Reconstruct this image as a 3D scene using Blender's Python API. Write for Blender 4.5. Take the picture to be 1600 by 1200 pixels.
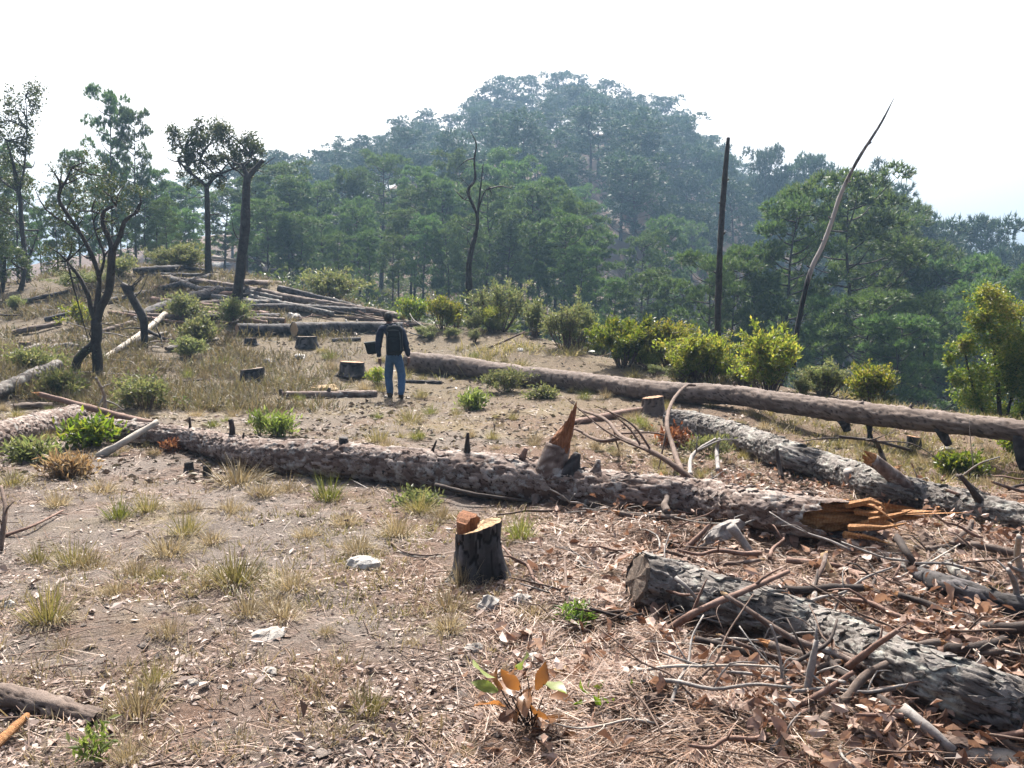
import bpy, math, random
import numpy as np
from mathutils import Vector, Matrix

# ---------------------------------------------------------------- camera, sky, sun, exposure
for o in list(bpy.data.objects): bpy.data.objects.remove(o)
SC = bpy.context.scene
COL = SC.collection
PI = math.pi
F = 1331.0                      # focal length in photo pixels (1600 wide)
PITCH = math.radians(4.5)
CAMZ = 1.6
cam_d = bpy.data.cameras.new('camera'); cam = bpy.data.objects.new('camera', cam_d); COL.objects.link(cam)
cam.location = (0, 0, CAMZ); cam.rotation_euler = (PI/2 - PITCH, 0, 0)
cam_d.sensor_width = 36; cam_d.lens = 36*F/1600; cam_d.clip_end = 3000; cam_d.clip_start = 0.05
SC.camera = cam
SUN_AZ, SUN_EL = math.radians(-6), math.radians(54)
W = bpy.data.worlds.new('World'); SC.world = W; W.use_nodes = True
nt = W.node_tree; nt.nodes.clear()
sky = nt.nodes.new('ShaderNodeTexSky'); sky.sky_type = 'NISHITA'; sky.sun_disc = False
sky.sun_elevation = SUN_EL; sky.sun_rotation = SUN_AZ; sky.dust_density = 10.0; sky.air_density = 1.0; sky.ozone_density = 1.0
bg = nt.nodes.new('ShaderNodeBackground'); bg.inputs['Strength'].default_value = 0.10
wo = nt.nodes.new('ShaderNodeOutputWorld')
nt.links.new(sky.outputs[0], bg.inputs[0]); nt.links.new(bg.outputs[0], wo.inputs[0])
sd = bpy.data.lights.new('sun', 'SUN'); sd.energy = 5.0; sd.angle = math.radians(0.5); sd.color = (1.0, 0.95, 0.88)
sun = bpy.data.objects.new('sun', sd); COL.objects.link(sun)
svec = Vector((math.sin(SUN_AZ)*math.cos(SUN_EL), math.cos(SUN_AZ)*math.cos(SUN_EL), math.sin(SUN_EL)))
sun.rotation_euler = svec.to_track_quat('Z', 'Y').to_euler(); sun.location = (0, 0, 60)
vs = SC.view_settings
SC.display_settings.display_device = 'sRGB'
vs.view_transform = 'Standard'; vs.look = 'None'; vs.exposure = 1.48; vs.gamma = 1.0; vs.use_curve_mapping = False
SC.render.engine = 'CYCLES'
cy = SC.cycles
cy.max_bounces = 6; cy.diffuse_bounces = 3; cy.glossy_bounces = 2; cy.transmission_bounces = 3; cy.volume_bounces = 0
cy.transparent_max_bounces = 4; cy.use_denoising = True; cy.caustics_reflective = False; cy.caustics_refractive = False

RNG = np.random.default_rng(7)
random.seed(7)

# ---------------------------------------------------------------- numeric helpers
def _h(*a):
    x = np.uint32(2166136261)
    with np.errstate(over='ignore'):
        for v in a:
            v = np.asarray(v).astype(np.int64).astype(np.uint32)
            x = (x ^ v) * np.uint32(16777619)
            x = x ^ (x >> np.uint32(13)); x = x * np.uint32(0x5bd1e995); x = x ^ (x >> np.uint32(15))
    return x.astype(np.float64) / 4294967296.0

def vnoise(p, seed=0):
    p = np.asarray(p, float); i = np.floor(p).astype(np.int64); f = p - i; f = f*f*(3-2*f)
    r = 0
    for a in (0, 1):
        for b in (0, 1):
            for c in (0, 1):
                w = (f[:, 0] if a else 1-f[:, 0])*(f[:, 1] if b else 1-f[:, 1])*(f[:, 2] if c else 1-f[:, 2])
                r = r + w*_h(i[:, 0]+a, i[:, 1]+b, i[:, 2]+c, seed)
    return r*2-1

def fbm(p, seed=0, oct=4):
    p = np.asarray(p, float); r = 0; a = 1.0
    for k in range(oct):
        r = r + a*vnoise(p*(2**k), seed+k*17); a *= .5
    return r

def sstep(a, b, x):
    t = np.clip((x-a)/(b-a), 0, 1); return t*t*(3-2*t)

def nrm(v):
    return v/np.maximum(np.linalg.norm(v, axis=-1, keepdims=True), 1e-9)

def ray(px, py):
    u = (np.asarray(px, float)-800)/F; v = (600-np.asarray(py, float))/F
    d = np.stack([u, math.cos(PITCH)+v*math.sin(PITCH), -math.sin(PITCH)+v*math.cos(PITCH)], -1)
    return d/d[..., 1:2]

def P(px, py, d):                                       # the point at forward distance d that the photo shows at px, py
    return np.array([0, 0, CAMZ]) + ray(px, py)*d

# ---------------------------------------------------------------- terrain
CP = [(0,600,15),(0,540,21),(0,500,26),(0,440,32),(-300,640,12),(-300,560,18),(-300,480,26),
      (150,650,13.5),(150,580,17.5),(150,500,23),(150,425,29),(200,405,32),(240,640,14),(240,540,20.5),
      (330,600,18),(330,540,21.5),(330,480,26),(330,430,30),(330,405,34),
      (450,615,16.5),(450,550,21.5),(450,500,26),(450,440,32),
      (560,590,18.5),(560,530,23.5),(560,490,28.5),(560,468,32),
      (640,622,16.5),(640,560,21.5),(640,510,26),(640,497,29),
      (740,600,18),(740,545,22),(740,512,25),(850,590,18.5),(850,545,21),(850,527,23),
      (975,600,17),(975,570,18.8),(1100,640,14),(1100,590,16.8),(1100,582,17.8),
      (1250,660,13),(1250,615,15.2),(1400,700,11.5),(1400,640,13.2),(1600,780,8.5),(1600,700,10.5),(1600,672,12),(1900,720,10)]
_cw = [P(*c) for c in CP]
_cw += [(x, y, 0.0) for x in (-9, -4.5, -1.5, 1.5, 4.5) for y in (0, 3.2, 6.5)] + [(-3, 10, 0), (0, 10, 0), (2.5, 10, 0), (-6, 10, 0.1), (0, 13, 0), (-3, 13.5, 0)]
for px, d, z in ((330,42,3.1),(450,41,2.2),(560,41,1.3),(640,40,.6),(740,33,.2),(740,45,-.2),(850,32,-.6),(975,25,-.6),(975,36,-3),
                 (1100,24,-1.4),(1100,36,-5),(1250,21,-1.4),(1250,31,-5),(1400,19,-1.6),(1400,29,-5.5),(1600,18,-2),(1600,28,-6.5),(0,42,3),(150,42,3.6),(1900,16,-2)):
    _cw.append(((px-800)/F*d, d, z))
_cw += [(-25,10,1.2),(-30,25,2.4),(20,5,-1.2),(25,14,-4),(0,-15,0),(-20,-15,0),(20,-15,-.3),(9,3,-.1),(9,-2,-.1),(-14,3,.3)]
_cw = np.array(_cw, float)
def _tps():
    X = _cw[:, :2]; n = len(X)
    r = np.linalg.norm(X[:, None]-X[None], axis=2); K = r**2*np.log(r+1e-6) + np.eye(n)*.6
    Pm = np.c_[np.ones(n), X]; A = np.block([[K, Pm], [Pm.T, np.zeros((3, 3))]])
    return np.linalg.solve(A, np.r_[_cw[:, 2], 0, 0, 0])
_tw = _tps()
_px = np.array([-600,0,200,400,550,700,850,950,1080,1200,1300,1450,1600,2200], float)
_z35 = np.array([2,2.6,3.2,2.8,1.6,.4,-1,-2.6,-4.8,-5.4,-6,-7,-8,-10])
_z60 = np.array([1,2,3,2.4,1.4,.6,0,-1.5,-6,-8,-9,-11,-13,-16])
_z100 = np.array([0,2,4,5,6,9,9,6,1,-4,-6,-9,-12,-16], float)
_D = np.array([120,120,120,125,140,160,175,178,172,160,150,140,132,130], float)
_py = np.array([460,435,400,350,305,248,207,210,262,338,380,425,442,460], float)
_zr = CAMZ + (495-_py)/F*_D
def H(x, y):
    x = np.atleast_1d(np.asarray(x, float)); y = np.atleast_1d(np.asarray(y, float))
    shp = x.shape; x = x.ravel(); y = y.ravel()
    r = np.hypot(x, y)
    near = np.zeros_like(x)
    m = r < 46
    if m.any():
        q = np.c_[x[m], y[m]]; z = np.zeros(len(q))
        for c, w in zip(_cw[:, :2], _tw):
            d2 = ((q-c)**2).sum(1); z += w*d2*.5*np.log(d2+1e-6)
        z += _tw[-3]+_tw[-2]*q[:, 0]+_tw[-1]*q[:, 1]
        near[m] = np.clip(z, -9, 5)
    yy = np.maximum(y, .45*r); px = 800+F*np.clip(x/np.maximum(yy, .1), -1.05, 1.05)
    it = lambda t: np.interp(px, _px, t)
    a, b, c, D, zr = it(_z35), it(_z60), it(_z100), it(_D), it(_zr)
    far = np.where(yy < 60, a+(b-a)*sstep(35, 60, yy), np.where(yy < 100, b+(c-b)*np.clip((yy-60)/40, 0, 1), 0))
    t = np.clip((yy-100)/np.maximum(D-100, 1), 0, 1)
    far = np.where(yy >= 100, c+(zr-c)*(t**.8), far)
    far = np.where(yy > D, zr+(-6-zr)*sstep(0, 170, yy-D), far)
    far = np.where(y < 0, far*sstep(-40, 0, y), far)
    far = far + sstep(60, 110, r)*1.8*fbm(np.c_[x*.03, y*.03, 0*x], 5, 3)
    w = sstep(27, 42, r)
    z = near*(1-w)+far*w
    p = np.c_[x, y, 0*x]
    z = z + .035*fbm(p*.7, 3, 3) + .02*fbm(p*3.5, 9, 3)*sstep(60, 30, r)
    sl = sstep(-.2, .8, x-.10*(y-4))*sstep(9.5, 7.5, y)*sstep(1.5, 3, y)
    z = z + sl*(.09*fbm(p*1.5, 71, 2)+.05*fbm(p*4.2, 72, 2))
    return z.reshape(shp)
def h1(x, y): return float(H(x, y)[0])

_ds = np.r_[np.linspace(1.5, 45, 900), np.linspace(45.2, 260, 500)]
def G(px, py):                                          # where the sight line meets the ground
    r = ray(px, py); p = np.array([0, 0, CAMZ])+r[None]*_ds[:, None]
    hit = np.nonzero(p[:, 2] < H(p[:, 0], p[:, 1]))[0]
    return p[hit[0]] if len(hit) else p[-1]

def lay(px, py, th, lift=0):                            # centre of a trunk th pixels thick that lies on the ground (or lift above it)
    r = ray(px, py); ds = _ds[_ds < 60]; p = np.array([0, 0, CAMZ])+r[None]*ds[:, None]
    rad = th*ds/F/2
    g = p[:, 2]-rad*.9-lift-H(p[:, 0], p[:, 1])
    hit = np.nonzero(g < 0)[0]; k = hit[0] if len(hit) else len(ds)-1
    return np.r_[p[k], rad[k]]

# ---------------------------------------------------------------- object helpers
def tag(o, label=None, cat=None, group=None, kind=None):
    if label: o['label'] = label
    if cat: o['category'] = cat
    if group: o['group'] = group
    if kind: o['kind'] = kind
    return o

def thing(name, label, cat, loc=(0, 0, 0), group=None):
    o = bpy.data.objects.new(name, None); COL.objects.link(o); o.location = tuple(float(v) for v in loc); o.empty_display_size = .2
    return tag(o, label, cat, group)

def mesh(name, V, T=None, Q=None, mats=(), uv=None, attrs=None, smooth=True, mi=None):
    V = np.asarray(V, np.float32); me = bpy.data.meshes.new(name)
    T = np.zeros((0, 3), int) if T is None or len(T) == 0 else np.asarray(T, int)
    Q = np.zeros((0, 4), int) if Q is None or len(Q) == 0 else np.asarray(Q, int)
    nl = T.size+Q.size; npol = len(T)+len(Q)
    me.vertices.add(len(V)); me.vertices.foreach_set('co', V.ravel())
    me.loops.add(nl); li = np.r_[T.ravel(), Q.ravel()].astype(np.int32); me.loops.foreach_set('vertex_index', li)
    me.polygons.add(npol)
    st = np.r_[np.arange(len(T))*3, len(T)*3+np.arange(len(Q))*4].astype(np.int32)
    me.polygons.foreach_set('loop_start', st)
    me.polygons.foreach_set('use_smooth', np.full(npol, smooth))
    for m in (mats if isinstance(mats, (list, tuple)) else [mats]): me.materials.append(m)
    if mi is not None: me.polygons.foreach_set('material_index', np.asarray(mi, np.int32))
    if attrs:
        for k, a in attrs.items():
            at = me.attributes.new(k, 'FLOAT', 'POINT'); at.data.foreach_set('value', np.asarray(a, np.float32))
    me.update(calc_edges=True); me.validate()
    return me

def obj(name, me, parent=None, loc=None, origin=None):
    if origin is not None:
        me.transform(Matrix.Translation(Vector([-float(v) for v in origin])))
    o = bpy.data.objects.new(name, me); COL.objects.link(o)
    if parent is not None: o.parent = parent
    elif origin is not None and loc is None: o.location = [float(v) for v in origin]
    if loc is not None: o.location = [float(v) for v in loc]
    return o

def copy_tree(o, parent=None):
    c = o.copy(); COL.objects.link(c)
    if parent: c.parent = parent
    for ch in list(o.children): copy_tree(ch, c)
    return c

class Bag:                                              # collects shapes of one part
    def __init__(s): s.V = []; s.T = []; s.Q = []; s.n = 0; s.A = {}
    def add(s, V, T=None, Q=None, **at):
        V = np.asarray(V, float)
        if T is not None and len(T): s.T.append(np.asarray(T)+s.n)
        if Q is not None and len(Q): s.Q.append(np.asarray(Q)+s.n)
        for k in set(list(at)+list(s.A)):
            if k not in s.A: s.A[k] = [np.zeros(s.n)] if s.n else []
            s.A[k].append(np.broadcast_to(np.asarray(at.get(k, 0.), float), (len(V),)))
        s.V.append(V); s.n += len(V); return s
    def mesh(s, name, mat, smooth=True):
        return mesh(name, np.concatenate(s.V), np.concatenate(s.T) if s.T else None, np.concatenate(s.Q) if s.Q else None, mat,
                    attrs={k: np.concatenate(v) for k, v in s.A.items()}, smooth=smooth)

def resample(pts, rad, step):
    pts = np.asarray(pts, float); rad = np.asarray(rad, float)
    if len(pts) > 2:                                    # Catmull-Rom
        a = np.vstack([2*pts[0]-pts[1], pts, 2*pts[-1]-pts[-2]]); ra = np.r_[rad[0], rad, rad[-1]]
        op, orr = [], []
        for i in range(1, len(a)-2):
            t = np.linspace(0, 1, 12, endpoint=False)[:, None]
            p0, p1, p2, p3 = a[i-1:i+3]
            op.append(.5*((2*p1)+(-p0+p2)*t+(2*p0-5*p1+4*p2-p3)*t**2+(-p0+3*p1-3*p2+p3)*t**3))
            orr.append(ra[i]+(ra[i+1]-ra[i])*t[:, 0])
        pts = np.vstack(op+[pts[-1:]]); rad = np.r_[np.concatenate(orr), rad[-1]]
    L = np.r_[0, np.cumsum(np.linalg.norm(np.diff(pts, axis=0), axis=1))]
    n = max(2, int(round(L[-1]/step))+1); s = np.linspace(0, L[-1], n)
    return np.stack([np.interp(s, L, pts[:, k]) for k in range(3)], 1), np.interp(s, L, rad), s

def frames(p):
    t = nrm(np.gradient(p, axis=0))
    up = np.array([0, 0, 1.]) if abs(t[0, 2]) < .9 else np.array([1., 0, 0])
    N = np.zeros_like(p); n = nrm(up-t[0]*(up@t[0]))
    for i in range(len(p)):
        n = n-t[i]*(n@t[i]); n = n/np.linalg.norm(n); N[i] = n
    return t, N, np.cross(t, N)

def tube(pts, rad, nseg=8, step=.2, cap=True, rough=0., seed=0, off=None):
    p, r, s = resample(pts, rad, step); m = len(p)
    t, N, B = frames(p); th = np.arange(nseg)/nseg*2*PI
    R = np.repeat(r[:, None], nseg, 1)
    if rough:
        q = np.c_[np.repeat(s/ max(r.mean()*3, 1e-3), nseg), np.tile(np.cos(th)*1.3, m), np.tile(np.sin(th)*1.3, m)]
        R = R*(1+rough*fbm(q, seed, 3).reshape(m, nseg))
    if off is not None: R = R+off(s, th, r)
    V = p[:, None]+R[..., None]*(np.cos(th)[None, :, None]*N[:, None]+np.sin(th)[None, :, None]*B[:, None])
    V = V.reshape(-1, 3); i = np.arange(m-1)[:, None]*nseg; j = np.arange(nseg)[None]; k = (j+1) % nseg
    Q = np.stack([i+j, i+k, i+nseg+k, i+nseg+j], -1).reshape(-1, 4)
    T = []
    if cap:
        V = np.vstack([V, p[:1], p[-1:]]); c0 = m*nseg; a = np.arange(nseg); b = (a+1) % nseg
        T = np.vstack([np.c_[b, a, np.full(nseg, c0)], np.c_[(m-1)*nseg+a, (m-1)*nseg+b, np.full(nseg, c0+1)]])
    return V, T, Q

def rhash(*a): return _h(*a)
def barkfield(S, TH, nb, clen, seed, warp=.35):         # plates: (edge distance 0..1, plate random)
    a = S/clen; b = TH/(2*PI)*nb
    q = np.c_[a*.9, np.cos(TH)*nb*.12, np.sin(TH)*nb*.12]
    a = a+warp*fbm(q*1.3, seed+5, 3); b = b+warp*fbm(q*1.7+9, seed+8, 3)
    ia = np.floor(a).astype(int); ib = np.floor(b).astype(int)
    f1 = np.full(a.shape, 9.); f2 = f1.copy(); cid = np.zeros(a.shape)
    for da in (-1, 0, 1):
        for db in (-1, 0, 1):
            ja = ia+da; jb = ib+db; jm = jb % nb
            ca = ja+.15+.7*_h(ja, jm, seed); cb = jb+.15+.7*_h(ja, jm, seed+1)
            d = np.hypot((a-ca), (b-cb)); c = _h(ja, jm, seed+2)
            lt = d < f1
            f2 = np.where(lt, f1, np.minimum(f2, d)); cid = np.where(lt, c, cid); f1 = np.where(lt, d, f1)
    return np.clip((f2-f1)*2.2, 0, 1), cid

def barklog(pts, rad, step=.02, nseg=64, clen=.14, cwid=.045, depth=.014, seed=0, lump=.05, endcut=None, caps=False, startcut=None):
    """trunk surface with plated bark; endcut(th) shortens the far end per angle. returns mesh arrays + frames"""
    p, r, s = resample(pts, rad, step); m = len(p); t, N, B = frames(p)
    th = np.arange(nseg)/nseg*2*PI
    clen *= .62; cwid *= .62; depth *= .62; S = np.repeat(s[:, None], nseg, 1).copy(); TH = np.repeat(th[None], m, 0)
    L = s[-1]
    if endcut is not None:
        cut = L-endcut(th); S = np.minimum(S, cut[None])
    if startcut is not None:
        S = np.maximum(S, startcut(th)[None])
    nb = max(5, int(round(2*PI*r.mean()/cwid)))
    e, c = barkfield(S.ravel(), TH.ravel(), nb, clen, seed)
    ir = lambda a: np.stack([np.interp(S.ravel(), s, a[:, k]) for k in range(3)], 1)
    q = np.c_[S.ravel()*2.2, np.cos(TH.ravel())*.9, np.sin(TH.ravel())*.9]
    q2 = np.c_[S.ravel()*30, np.cos(TH.ravel())*14*r.mean()*3, np.sin(TH.ravel())*14*r.mean()*3]
    R = np.interp(S.ravel(), s, r)*(1+lump*fbm(q, seed+3, 3)) + depth*(sstep(0, .30, e)*(.15+1.6*c)-.7) + depth*.6*fbm(q2, seed+4, 2)
    V = ir(p)+R[:, None]*(np.cos(TH.ravel())[:, None]*nrm(ir(N))+np.sin(TH.ravel())[:, None]*nrm(ir(B)))
    i = np.arange(m-1)[:, None]*nseg; j = np.arange(nseg)[None]; k = (j+1) % nseg
    Q = np.stack([i+j, i+k, i+nseg+k, i+nseg+j], -1).reshape(-1, 4)
    A = {'plate': c, 'edge': sstep(.0, .28, e)}
    T = None
    return V, T, Q, A, (p, r, s, t, N, B)

# ---------------------------------------------------------------- materials
KA = .60                        # common albedo level of all materials
def mat(name, build):
    m = bpy.data.materials.new(name); m.use_nodes = True; n = m.node_tree.nodes; l = m.node_tree.links; n.clear()
    out = n.new('ShaderNodeOutputMaterial'); build(n, l, out); return m
def N_(n, t, **kw):
    x = n.new(t)
    for k, v in kw.items():
        if k.startswith('i_'): x.inputs[k[2:]].default_value = v
        else: setattr(x, k, v)
    return x
def ramp(n, l, src, stops, interp='LINEAR'):
    r = n.new('ShaderNodeValToRGB'); cr = r.color_ramp; cr.interpolation = interp
    while len(cr.elements) < len(stops): cr.elements.new(.5)
    for e, (p, c) in zip(cr.elements, stops): e.position = p; e.color = (*[q*KA for q in c], 1)
    l.new(src, r.inputs[0]); return r.outputs[0]
def mixc(n, l, fac, a, b, mode='MIX'):
    x = n.new('ShaderNodeMix'); x.data_type = 'RGBA'; x.blend_type = mode
    for sock, v in ((x.inputs[0], fac), (x.inputs[6], a), (x.inputs[7], b)):
        if hasattr(v, 'is_linked'): l.new(v, sock)
        else: sock.default_value = v if isinstance(v, float) else (*[q*(KA if mode == 'MIX' else 1) for q in v], 1)
    return x.outputs[2]
def noise(n, l, vec, scale, det=4, rough=.6):
    x = N_(n, 'ShaderNodeTexNoise', i_Scale=scale, i_Detail=det, i_Roughness=rough)
    if vec is not None: l.new(vec, x.inputs['Vector'])
    return x.outputs['Fac']
def mapr(n, l, src, a, b, c=0., d=1.):
    x = n.new('ShaderNodeMapRange'); l.new(src, x.inputs[0])
    for i, v in enumerate((a, b, c, d)): x.inputs[i+1].default_value = v
    return x.outputs[0]
def attr(n, name): return N_(n, 'ShaderNodeAttribute', attribute_name=name).outputs['Fac']
def geo_pos(n): return n.new('ShaderNodeNewGeometry').outputs['Position']
def objc(n): return n.new('ShaderNodeTexCoord').outputs['Object']
def bumpn(n, l, h, dist, st=1.):
    b = N_(n, 'ShaderNodeBump', i_Strength=st, i_Distance=dist); l.new(h, b.inputs['Height']); return b.outputs[0]
def diffuse(n, l, out, col, normal=None, rough=.9, spec=.25):
    b = n.new('ShaderNodeBsdfPrincipled'); b.inputs['Roughness'].default_value = rough; b.inputs['Specular IOR Level'].default_value = spec
    if hasattr(col, 'is_linked'): l.new(col, b.inputs['Base Color'])
    else: b.inputs['Base Color'].default_value = (*col, 1)
    if normal is not None: l.new(normal, b.inputs['Normal'])
    l.new(b.outputs[0], out.inputs[0]); return b

def bark_mat(name, plate, crev, lich=None, lichamt=.0, spec=.25):
    """plate: three colours across plates; crev: inner bark; lich: pale lichen patches"""
    def f(n, l, out):
        oc = objc(n)
        c = ramp(n, l, attr(n, 'plate'), [(0., plate[0]), (.5, plate[1]), (1., plate[2])])
        nz = noise(n, l, oc, 45, 5, .65)
        c = mixc(n, l, mapr(n, l, nz, .3, .75, 0., .55), c, tuple(v*.55 for v in plate[0]))
        c = mixc(n, l, mapr(n, l, attr(n, 'edge'), .25, .8, 1., 0.), c, crev)
        big = noise(n, l, oc, 3.0, 3, .6)
        c = mixc(n, l, mapr(n, l, big, .48, .66, 0., .65), c, tuple(v*1.6 for v in crev))
        if lich:
            lz = noise(n, l, oc, 9., 6, .7)
            c = mixc(n, l, mapr(n, l, lz, .58-.1*lichamt, .64, 0., .8), c, lich)
        diffuse(n, l, out, c, bumpn(n, l, noise(n, l, oc, 120, 5, .7), .006, .9), .85, spec)
    return mat(name, f)

def simple(name, c1, c2, scale=20, rough=.9, bump=.004, bscale=80, spec=.25, stretch=None):
    def f(n, l, out):
        oc = objc(n); v = oc
        if stretch:
            mp = n.new('ShaderNodeMapping'); mp.inputs['Scale'].default_value = stretch; l.new(oc, mp.inputs[0]); v = mp.outputs[0]
        c = mixc(n, l, mapr(n, l, noise(n, l, v, scale, 6, .72), .32, .66), c1, c2)
        c = mixc(n, l, mapr(n, l, noise(n, l, v, scale*5, 4, .7), .56, .70, 0., .6), c, tuple(q*.45 for q in c1))
        diffuse(n, l, out, c, bumpn(n, l, noise(n, l, v, bscale, 4, .7), bump), rough, spec)
    return mat(name, f)

def leaf_mat(name, cols, trans=.45, tcol=None, rough=.5, spec=.3, hue=.0):
    """cols: colours across single leaves; light passes through"""
    def f(n, l, out):
        g = n.new('ShaderNodeNewGeometry'); oi = n.new('ShaderNodeObjectInfo')
        k = len(cols); c = ramp(n, l, g.outputs['Random Per Island'], [(i/max(k-1, 1), q) for i, q in enumerate(cols)])
        hs = n.new('ShaderNodeHueSaturation'); l.new(c, hs.inputs['Color'])
        l.new(mapr(n, l, oi.outputs['Random'], 0, 1, .5-hue, .5+hue*.6), hs.inputs['Hue'])
        l.new(mapr(n, l, oi.outputs['Random'], 0, 1, .8, 1.25), hs.inputs['Value']); c = hs.outputs[0]
        b = n.new('ShaderNodeBsdfPrincipled'); l.new(c, b.inputs['Base Color']); b.inputs['Roughness'].default_value = rough
        b.inputs['Specular IOR Level'].default_value = spec
        tr = n.new('ShaderNodeBsdfTranslucent')
        l.new(mixc(n, l, 1., c, tcol or (1.3, 1.35, .8), 'MULTIPLY'), tr.inputs[0])
        mx = n.new('ShaderNodeMixShader'); mx.inputs[0].default_value = trans
        l.new(b.outputs[0], mx.inputs[1]); l.new(tr.outputs[0], mx.inputs[2]); l.new(mx.outputs[0], out.inputs[0])
    return mat(name, f)

M = {}
M['bark_pink'] = bark_mat('bark_pink', [(.15,.095,.075),(.31,.235,.20),(.53,.45,.40)], (.055,.03,.022), (.48,.47,.44), .4)
M['bark_grey'] = bark_mat('bark_grey', [(.13,.112,.10),(.25,.225,.205),(.40,.37,.345)], (.04,.031,.027), (.46,.47,.42), .6)
M['bark_brown'] = bark_mat('bark_brown', [(.15,.11,.09),(.24,.185,.155),(.32,.26,.225)], (.065,.045,.036))
M['bark_dark'] = bark_mat('bark_dark', [(.05,.046,.046),(.12,.11,.11),(.24,.22,.225)], (.012,.010,.010))
M['bark_char'] = simple('bark_char', (.018,.016,.016), (.085,.075,.07), 7, .8, .01, 40)
M['bark_tree'] = simple('bark_tree', (.045,.036,.032), (.11,.09,.078), 6, .9, .01, 30)
M['bark_oak'] = simple('bark_oak', (.035,.03,.028), (.09,.08,.07), 9, .9, .012, 40)
M['stick_red'] = simple('stick_red', (.16,.085,.06), (.34,.225,.18), 14, .8, .003, 90)
M['stick_brown'] = simple('stick_brown', (.10,.065,.05), (.24,.17,.135), 14, .85, .003, 90)
M['stick_grey'] = simple('stick_grey', (.22,.195,.18), (.46,.43,.40), 14, .85, .003, 90)
M['stick_pale'] = simple('stick_pale', (.42,.37,.31), (.64,.59,.52), 18, .85, .002, 90)
M['stick_dark'] = simple('stick_dark', (.03,.024,.022), (.10,.075,.065), 12, .85, .003, 90)
def wood_f(c1, c2, c3, st):
    def f(n, l, out):
        oc = objc(n); mp = n.new('ShaderNodeMapping'); mp.inputs['Scale'].default_value = st; l.new(oc, mp.inputs[0])
        nz = noise(n, l, mp.outputs[0], 14, 6, .7)
        c = ramp(n, l, nz, [(.25, c1), (.5, c2), (.75, c3)])
        wv = N_(n, 'ShaderNodeTexWave', wave_type='RINGS', rings_direction='Z', i_Scale=16., i_Distortion=2.5); wv.inputs['Detail Scale'].default_value = 2.; l.new(oc, wv.inputs['Vector'])
        c = mixc(n, l, mapr(n, l, wv.outputs['Fac'], .5, 1., 0., .35), c, c1)
        c = mixc(n, l, mapr(n, l, noise(n, l, oc, 18, 5, .8), .60, .72, 0., .55), c, tuple(q*.5 for q in c1))
        diffuse(n, l, out, c, bumpn(n, l, noise(n, l, mp.outputs[0], 40, 6, .75), .015), .75, .25)
    return f
M['wood_orange'] = mat('wood_orange', wood_f((.30,.12,.04), (.60,.29,.11), (.80,.52,.28), (1, 4, 4)))
M['wood_orange_up'] = mat('wood_orange_up', wood_f((.20,.07,.03), (.40,.16,.065), (.60,.31,.15), (5, 5, .8)))
M['wood_cut'] = mat('wood_cut', wood_f((.55,.34,.17), (.68,.47,.27), (.78,.60,.40), (3, 1, 3)))
M['wood_cut_old'] = mat('wood_cut_old', wood_f((.36,.19,.10), (.52,.30,.17), (.60,.40,.26), (3, 1, 3)))
M['wood_cut_dark'] = mat('wood_cut_dark', wood_f((.10,.07,.05), (.22,.16,.12), (.42,.33,.26), (3, 1, 3)))
M['snag'] = None
def snag_f(n, l, out):
    oc = objc(n); mp = n.new('ShaderNodeMapping'); mp.inputs['Scale'].default_value = (3, 3, .5); l.new(oc, mp.inputs[0])
    nz = noise(n, l, mp.outputs[0], 4, 5, .7)
    a = n.new('ShaderNodeMath'); a.operation = 'ADD'; l.new(attr(n, 'bare'), a.inputs[0]); l.new(mapr(n, l, nz, .2, .8, -.45, .45), a.inputs[1])
    c = ramp(n, l, a.outputs[0], [(.35, (.02, .018, .018)), (.5, (.13, .11, .105)), (.75, (.45, .41, .38))])
    diffuse(n, l, out, c, None, .85)
M['snag'] = mat('snag', snag_f)
M['needles'] = leaf_mat('needles', [(.06,.10,.055),(.095,.16,.068),(.17,.24,.09),(.085,.145,.08)], .36, (1.3,1.5,.8), .5, .3, .03)
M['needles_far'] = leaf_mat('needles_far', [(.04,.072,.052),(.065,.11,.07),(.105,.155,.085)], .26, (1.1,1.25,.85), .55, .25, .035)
M['oak_leaf'] = leaf_mat('oak_leaf', [(.050,.072,.035),(.075,.10,.045),(.10,.125,.055)], .4, None, .45, .35, .02)
M['bush_leaf'] = leaf_mat('bush_leaf', [(.07,.12,.03),(.11,.17,.035),(.18,.225,.05),(.26,.25,.07)], .5, (1.5,1.5,.6), .4, .4, .02)
M['bush_yellow'] = leaf_mat('bush_yellow', [(.11,.16,.04),(.18,.235,.055),(.27,.30,.085),(.34,.29,.11)], .55, (1.4,1.4,.6), .4, .4, .02)
M['bush_grey'] = leaf_mat('bush_grey', [(.12,.15,.075),(.17,.20,.095),(.24,.26,.13),(.27,.25,.15)], .52, (1.2,1.25,.8), .5, .35, .02)
M['plant_pale'] = leaf_mat('plant_pale', [(.17,.24,.06),(.26,.32,.10),(.40,.43,.20)], .45, (1.2,1.3,.7), .4, .4)
M['plant_green'] = leaf_mat('plant_green', [(.08,.13,.045),(.13,.20,.06),(.22,.29,.10)], .5, (1.3,1.4,.6), .35, .5)
M['plant_orange'] = leaf_mat('plant_orange', [(.30,.19,.11),(.44,.31,.19),(.54,.44,.30)], .4, (1.2,1.1,.8), .5)
M['seed_leaf'] = leaf_mat('seed_leaf', [(.16,.065,.025),(.30,.16,.04),(.34,.11,.05),(.22,.22,.10),(.38,.38,.30)], .45, (1.3,1.1,.6), .35, .5)
M['red_leaf'] = leaf_mat('red_leaf', [(.16,.06,.035),(.26,.11,.06),(.34,.20,.13)], .35, (1.2,1,.7), .5)
M['white_bud'] = leaf_mat('white_bud', [(.62,.58,.45),(.75,.72,.62)], .3, (1,1,1), .5)
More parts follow.
